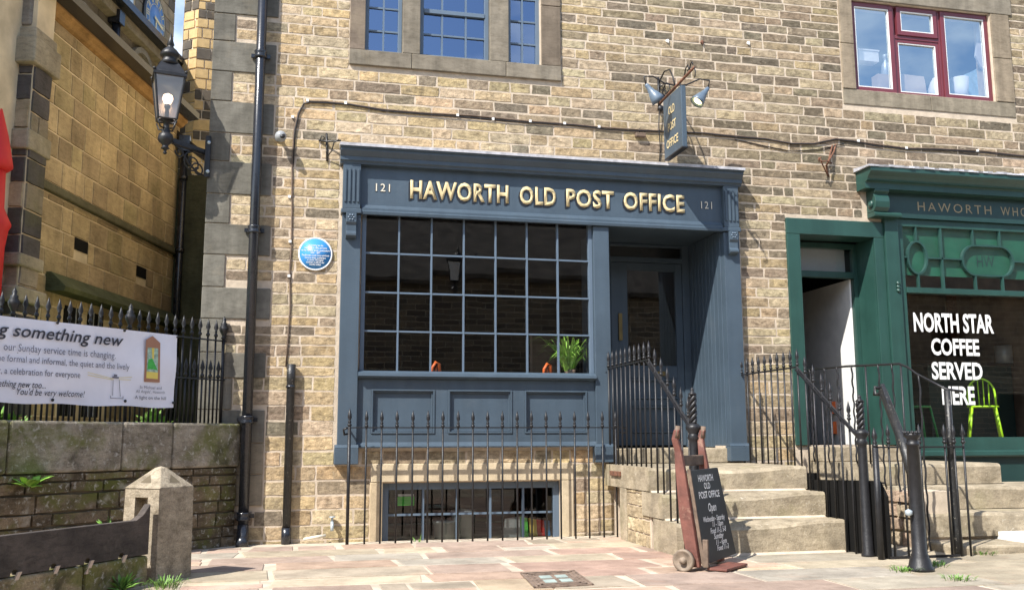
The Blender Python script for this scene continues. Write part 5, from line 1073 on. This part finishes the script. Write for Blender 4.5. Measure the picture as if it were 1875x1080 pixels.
# ================================================================== PLANTS
def blades(b, c, n, l, spread, w=.012, lean=.6, up=1.0, seed=0):
    r = random.Random(seed); c = Vector(c)
    for i in range(n):
        a = r.uniform(0, 2*math.pi); d = Vector((math.cos(a), math.sin(a), 0)); L_ = l*r.uniform(.6, 1.1); s0 = c+d*r.uniform(0, spread); sd_ = Vector((-d.y, d.x, 0)); k = r.uniform(.2, 1)*lean
        p = [s0, s0+d*L_*k*.3+zz*L_*.5*up, s0+d*L_*k*.75+zz*L_*.8*up, s0+d*L_*k*1.2+zz*L_*.85*up*(1.1-k*.5)]; ww = [w*.6, w, w*.7, 0.0006]
        vs = []
        for q, x in zip(p, ww): vs += [q-sd_*x/2, q+sd_*x/2]
        b.add(vs, [(0, 1, 3, 2), (2, 3, 5, 4), (4, 5, 7, 6)])
def leafy(b, c, n, l, w, seed=0, flat=.5):
    r = random.Random(seed); c = Vector(c)
    for i in range(n):
        a = r.uniform(0, 2*math.pi); e = r.uniform(.1, 1.2)*flat; d = Vector((math.cos(a)*math.cos(e), math.sin(a)*math.cos(e), math.sin(e)+.15)).normalized(); s_ = d.cross(zz).normalized(); L_ = l*r.uniform(.6, 1.1); o = c+d*L_*.15
        b.add([o, o+d*L_*.35+s_*w*.5, o+d*L_*.75+s_*w*.35-zz*.01, o+d*L_-zz*L_*.15, o+d*L_*.75-s_*w*.35-zz*.01, o+d*L_*.35-s_*w*.5, o+d*L_*.5+zz*.006], [(0, 1, 6), (1, 2, 6), (2, 3, 6), (3, 4, 6), (4, 5, 6), (5, 0, 6)])
def weed(name, label, cat, c, f, *a, m='leaf', **k):
    o = thing(name, label, cat, tuple(c)); b = MB(); f(b, c, *a, **k); b.build('leaves', m, o); return o
q = PPL(45, 893, W(0, 0, 0), WN); weed('fern', 'bright green fern growing out of the churchyard wall beneath the coping', 'fern', q+WN*.07, leafy, 15, .22, .075, m='plantleaf', seed=3)
weed('wall_weed', 'small pale green weed at the foot of the left side of the blue shop steps', 'weed', PG(1218, 1003), leafy, 34, .09, .04, seed=5)
weed('leafy_weed', 'leafy green weed growing against the stone base of the stocks', 'weed', BD(.33, -.04, .08), leafy, 26, .16, .04, seed=8, flat=1.2)
weed('grass_tuft', 'grass tuft at the foot of the stone gatepost', 'grass tuft', PG(300, 1076), blades, 90, .09, .16, .008, 1.0, seed=9)
weed('grass_tuft', 'grass tuft behind the stone gatepost at the churchyard wall', 'grass tuft', PG(352, 985), blades, 60, .08, .14, .008, 1.0, seed=10)
weed('grass_tuft', 'small weed peeping over the stocks board next to the gatepost', 'weed', BD(.30, .38, -.12), leafy, 14, .09, .03, seed=11, flat=1.2)
for i, (px, py, lb) in enumerate(((1655, 1046, 'thin grass tuft left of the stout street newel base'), (1712, 1036, 'grass tuft in the shadow right of the stout street newel base'), (1755, 1062, 'sparse grass growing in the paving joint right of the street newel'), (1800, 1015, 'grass sprouting at the foot of the white painted step'))):
    weed('grass_tuft', lb, 'grass tuft', PG(px, py), blades, 55, .05, .12, .008, 1.3, seed=20+i)
weed('well_weed', 'small weed in front of the basement window', 'weed', Vector((1.33, -.16, -.12)), leafy, 10, .16, .02, seed=31, flat=1.5)
cs_ = thing('churchyard_shrub', 'green leafy shrub behind the churchyard railing below the banner', 'shrub', tuple(W(2.3, .9, -.6))); b = MB()
for i in range(10): leafy(b, W(2.1+i*.09, 1.0+.04*(i % 3), -.6-.05*(i % 4)), 30, .3, .06, seed=40+i, flat=1.3)
b.build('leaves', 'leaf', cs_)
cs_ = thing('sunlit_shrub', 'bright green shrub at the right hand end of the churchyard railing', 'shrub', tuple(W(.7, .9, -.5))); b = MB()
for i in range(4): leafy(b, W(.62+i*.04, 1.05+.03*i, -.45), 20, .22, .06, seed=60+i, flat=1.3)
b.build('leaves', 'leaf', cs_)

# ================================================================== BEHIND THE GLASS
pw = thing('window_plant', 'bright green spider plant inside the lower right pane of the display window', 'plant', (3.12, .16, 1.76)); b = MB(); blades(b, (3.08, .22, 1.78), 80, .46, .04, .024, .8, seed=2); blades(b, (3.08, .2, 1.78), 50, .30, .06, .022, 1.2, seed=4); b.v = [(min(v[0], 3.255), max(v[1], .035), max(v[2], 1.705)) for v in b.v]; b.build('leaves', 'plantleaf', pw); b = MB(); b.lathe([(.05, 0), (.07, .1), (.06, .1)], (3.10, .20, 1.70), 12); b.build('pot', 'wood', pw)
MB().box(.73, 3.28, .035, .34, 1.66, 1.70).build('window_board', 'wood', sf)
def handlebag(px, lb):
    q = P(px, 678, .14); o = thing('orange_strap', lb, 'strap', (q.x, .14, 1.70), 'orange loops standing on the window board'); b = MB(); b.tube([(q.x-.05, .14, 1.70), (q.x-.045, .13, 1.80), (q.x-.01, .13, 1.86), (q.x+.03, .14, 1.84), (q.x+.045, .15, 1.70)], .018, 7); b.tube([(q.x-.01, .17, 1.70), (q.x, .16, 1.79), (q.x+.02, .16, 1.83), (q.x+.06, .17, 1.70)], .014, 7); b.build('loop', 'orange', o)
handlebag(799, 'orange loop behind the third pane of the bottom row'); handlebag(1003, 'orange loop behind the sixth pane of the bottom row')
q = P(998, 650, 2.6); o = thing('framed_picture', 'small framed picture seen dimly through the display window', 'picture', tuple(q)); b = MB(); frame(b, q.x-.22, q.x+.22, q.z-.3, q.z+.3, .03, 2.58, 2.61); b.build('picture_frame', 'card', o); MB().box(q.x-.19, q.x+.19, 2.60, 2.61, q.z-.27, q.z+.27).build('print', 'warmint', o)
o = thing('counter', 'wooden counter dim inside the post office', 'counter', (2.2, 2.6, .8)); b = MB(); b.box(1.3, 3.0, 2.2, 2.7, .76, 1.75); b.build('counter_body', 'warmint', o); MB().box(1.25, 3.05, 2.15, 2.75, 1.752, 1.79).build('counter_top', 'wood', o)
# basement things
q = P(743, 916, .13); o = thing('green_notice', 'bright green notice stuck inside the basement window', 'notice', tuple(q)); MB().box(q.x-.09, q.x+.09, .115, .118, q.z-.05, q.z+.045).build('notice_sheet', 'sticker', o); MB().box(q.x-.085, q.x+.085, .112, .114, q.z+.048, q.z+.07).build('notice_tab', 'white', o)
for i, (px, w_2, zt_, lb) in enumerate(((815, .13, .13, 'low translucent tub inside the basement window'), (848, .13, .24, 'taller translucent tub inside the basement window'))):
    q = P(px, 970, .28); o = thing('plastic_tub', lb, 'tub', (q.x, .28, -.3)); b = MB(); b.lathe([(w_2*.8, -.4), (w_2, zt_-.02), (w_2*1.08, zt_-.02), (w_2*1.08, zt_), (w_2, zt_)], (q.x, .28, 0), 14); b.build('tub_body', 'galv', o)
for i, (px, m_, lb) in enumerate(((935, 'galv', 'pale'), (965, 'sticker', 'green'), (982, 'yellowp', 'yellow'), (997, 'redpaint', 'red'), (1008, 'plaqueblue', 'blue'))):
    q = P(px, 972, .24); o = thing('coloured_file', lb+' plastic file leaning inside the basement window', 'file', (q.x, .24, -.2), 'files leaning inside the basement window'); hw_ = .13 if i == 0 else .035
    b = MB(); b.prism([(-hw_, -.35), (hw_, -.35), (hw_-.03, (.16, .14, .12, .11, .10)[i]), (-hw_-.05 if i else -hw_+.06, (.14, .16, .14, .12, .11)[i])], (q.x, .22+.02*i, 0), (1, 0, 0), (0, 0, 1), (0, .012, 0)); b.build('file_cover', m_, o)
# red window things
def simple(name, lb, cat, part, m_, build_, loc, group=None):
    o = thing(name, lb, cat, loc, group); b = MB(); build_(b); b.build(part, m_, o); return o
q = P(1590, 106, .25); simple('white_box', 'white box high behind the left pane of the maroon window', 'box', 'box_body', 'white', lambda b: (b.box(q.x-.17, q.x+.12, .2, .35, q.z-.07, q.z+.07), b.box(q.x-.18, q.x+.13, .19, .36, q.z+.072, q.z+.09)), tuple(q))
q = P(1622, 130, .22); simple('spray_bottle', 'pale bottle behind the left pane of the maroon window', 'bottle', 'bottle_body', 'galv', lambda b: b.lathe([(.055, -.2), (.06, .0), (.05, .08), (.02, .13), (.02, .17), (.03, .18), (.03, .22), (0, .23)], q, 12), tuple(q))
q = P(1622, 152, .2); simple('cardboard_carton', 'cream carton behind the left pane of the maroon window', 'carton', 'carton_body', 'card', lambda b: b.box(q.x-.14, q.x+.16, .16, .3, 5.38, q.z+.10), tuple(q))
q = P(1672, 155, .2); simple('cardboard_carton', 'cream carton behind the middle pane of the maroon window', 'carton', 'carton_body', 'card', lambda b: b.prism([(-.22, -.3), (.2, -.3), (.15, .11), (-.21, .12)], (q.x, .17, q.z), (1, 0, 0), (0, 0, 1), (0, .15, 0)), tuple(q))
q = P(1713, 158, .2); simple('white_ornament', 'white ornament behind the middle pane of the maroon window', 'ornament', 'ornament_body', 'white', lambda b: b.lathe([(.09, -.3), (.1, -.05), (.06, .06), (.03, .11), (0, .12)], q, 12), tuple(q))
q = P(1757, 155, .22); simple('paper_cup', 'white pot behind the right pane of the maroon window', 'pot', 'pot_body', 'white', lambda b: b.lathe([(.09, -.3), (.12, .08), (.1, .08)], q, 14), tuple(q))
q = P(1785, 150, .35); simple('blue_bag', 'pale blue bag behind the right pane of the maroon window', 'bag', 'bag_body', 'palebag', lambda b: b.prism([(-.24, -.3), (.2, -.3), (.23, -.08), (.12, .12), (.04, .19), (-.03, .14), (-.17, .08), (-.25, -.1)], (q.x, .30, q.z), (1, 0, 0), (0, 0, 1), (0, .18, 0)), tuple(q))
q = P(1800, 110, .16); o = thing('white_curtain', 'white curtain drawn aside at the right of the maroon window', 'curtain', tuple(q)); b = MB(); b.prism([(.12, -.25), (.12, .9), (.06, .9), (-.1, .05), (-.03, -.1)], (q.x, .17, q.z), (1, 0, 0), (0, 0, 1), (0, .03, 0)); b.build('curtain_cloth', 'white', o)
# green shop: chairs, table, machine, poster
def chair(name, lb, x, y, z, m_, rz=0, group=None):
    o = thing(name, lb, 'chair', (x, y, z), group); mt = Matrix.Rotation(rz, 3, 'Z'); X = lambda a, c, h: Vector((x, y, z))+mt @ Vector((a, c, h))
    b = MB(); b.lathe([(.0, .44), (.19, .44), (.2, .45), (.19, .465), (0, .467)], (x, y, z), 18); b.build('seat', m_, o)
    for sx, sy in ((-1, -1), (1, -1), (-1, 1), (1, 1)): b = MB(); b.tube([X(sx*.14, sy*.14, .44), X(sx*.2, sy*.2, .0)], .016, 7); b.build('leg', m_, o)
    b = MB(); b.tube([X(-.17, .15, .45)]+[X(-.17*math.cos(R(a)), .18+.03*math.sin(R(a)), .62+.22*math.sin(R(a))) for a in range(0, 181, 15)]+[X(.17, .15, .45)], .014, 7); b.build('back_hoop', m_, o)
    for k in (-.09, -.03, .03, .09): b = MB(); b.tube([X(k, .17, .46), X(k*1.1, .2, .62+.20*math.cos(k*8))], .009, 6); b.build('back_rod', m_, o)
q = P(1800, 745, .75); chair('lime_chair', 'bright lime metal chair in the window under the white lettering', q.x, .75, q.z-.45, 'lime', R(-35), 'chairs inside the green shop')
q = P(1690, 745, .9); chair('green_chair', 'dark green metal chair left of the lime one in the shop window', q.x-.12, .9, q.z-.45, 'chairgreen', R(30), 'chairs inside the green shop')
o = thing('cafe_counter', 'dark counter with pale tubs at the back of the green shop', 'counter', (9.4, 1.8, .9)); MB().box(8.9, 10.3, 1.7, 2.2, .92, 2.05).build('counter_body', 'darkgreen', o); MB().box(8.85, 10.3, 1.65, 2.25, 2.052, 2.09).build('counter_top', 'dark', o)
for i, px in enumerate((1840, 1866)): q = P(px, 678, 1.8); simple('storage_tin', ['left pale tin on the dark cafe counter', 'right pale tin on the dark cafe counter'][i], 'tin', 'tin_body', 'galv', lambda b: b.lathe([(.12, 2.09), (.12, 2.36), (0, 2.37)], (q.x, 1.8, 0), 16), (q.x, 1.8, 2.09), 'tins on the cafe counter')
q = P(1815, 570, 2.4); o = thing('wall_poster', 'orange brown poster on the back wall of the green shop', 'poster', tuple(q)); MB().box(q.x-.4, q.x+.4, 2.9, 2.92, q.z-.5, q.z+.35).build('poster_sheet', 'rust', o)
q = P(1530, 760, .9); o = thing('orange_sign', 'small orange red display seen through the green doorway', 'sign', (q.x, .9, 1.2)); 
for dz in (.10, -.16): MB().box(q.x-.05, q.x+.05, .9, .93, q.z+dz-.08, q.z+dz+.08).build('display_panel', 'orange', o)
# yellow lichen and pale patch details on the ground: white tape line at right
# ================================================================== RED PARASOL at the left edge
pa = P(-22, 380, .2); rp_ = thing('red_parasol', 'red folded canvas parasol cut by the left edge of the photo', 'parasol', (pa.x, .2, .9))
zt_ = lambda py: P(-22, py, .2).z; rx = lambda px: P(px, 380, .2).x-pa.x
b = MB(); b.lathe([(rx(-20-(380-130)*.045), zt_(130)), (rx(0-(380-203)*.045), zt_(203)), (rx(12-(380-248)*.045), zt_(248)), (rx(20-(380-290)*.045), zt_(290)), (rx(22-(380-303)*.045), zt_(303)), (rx(14-(380-310)*.045), zt_(310)), (rx(10-(380-312)*.045), zt_(312))], (pa.x, .2, 0), 12); b.build('upper_canopy', 'redpaint', rp_)
b = MB(); b.lathe([(rx(9-(380-300)*.045), zt_(300)), (rx(8-(380-380)*.045), zt_(380)), (rx(16-(380-398)*.045), zt_(398)), (rx(22-(380-410)*.045), zt_(410)), (rx(17-(380-418)*.045), zt_(418)), (rx(11-(380-450)*.045), zt_(450)), (rx(7-(380-540)*.045), zt_(540)), (rx(-10-(380-541)*.045), zt_(541))], (pa.x, .2, 0), 12); b.build('lower_canopy', 'redpaint', rp_)
b = MB(); b.lathe([(.025, .9), (.025, zt_(535))], (pa.x, .2, 0), 8); b.build('pole', 'wood', rp_)

# ================================================================== THE HOUSE ACROSS THE STREET (seen mirrored in the shop windows)
oh = thing('opposite_house', 'dark stone house across the street, mirrored in the display window panes', 'house', (2, -12.5, 0))
b = wallgrid((-9, 40), (-1.5, 5.0), [(x, x+1.1, 3.2, 4.4) for x in (-7, -3.5, 12, 17, 21, 26)]+[(x, x+1.3, .6, 2.2) for x in (-5, 10, 15, 19, 24)], -12.9, -12.5)
m_ = mat('opposite_stone', (.2, .16, .12), .9, var=.2, vscale=3); nt_ = m_.node_tree; bt_ = nt_.nodes.new('ShaderNodeTexBrick'); bt_.inputs['Scale'].default_value = 1.0; bt_.inputs['Brick Width'].default_value = .45; bt_.inputs['Row Height'].default_value = .14; bt_.inputs['Mortar Size'].default_value = .012
bt_.inputs['Color1'].default_value = (.24, .19, .13, 1); bt_.inputs['Color2'].default_value = (.10, .08, .06, 1); bt_.inputs['Mortar'].default_value = (.4, .34, .26, 1); g_n = nt_.nodes.new('ShaderNodeNewGeometry'); mp_ = nt_.nodes.new('ShaderNodeMapping'); mp_.inputs['Rotation'].default_value = (R(90), 0, 0)
nt_.links.new(g_n.outputs['Position'], mp_.inputs[0]); nt_.links.new(mp_.outputs[0], bt_.inputs['Vector']); nt_.links.new(bt_.outputs[0], nt_.nodes['Principled BSDF'].inputs['Base Color'])
b.build('house_wall', m_, oh)
MB().box(-9, 40, -20, -13.4, -1.5, 5.0).build('house_body', 'dark', oh)
MB().prism([(-12.2, 4.95), (-16, 8.0), (-20, 5.0), (-20, 4.9), (-12.2, 4.85)], (-9.3, 0, 0), (0, 1, 0), (0, 0, 1), (49.6, 0, 0)).build('roof', 'roofslate', oh)
for x in (-7, -3.5, 12): o = MB().box(x+.02, x+1.08, -12.75, -12.72, 3.22, 4.38).build('window', 'dark', oh)
mq = P(850, 495, 10.9); lantern('house_lantern', 'white paned lantern across the street, mirrored in the display window', (mq.x, -10.9, mq.z-.60), mq.x, lit=False)
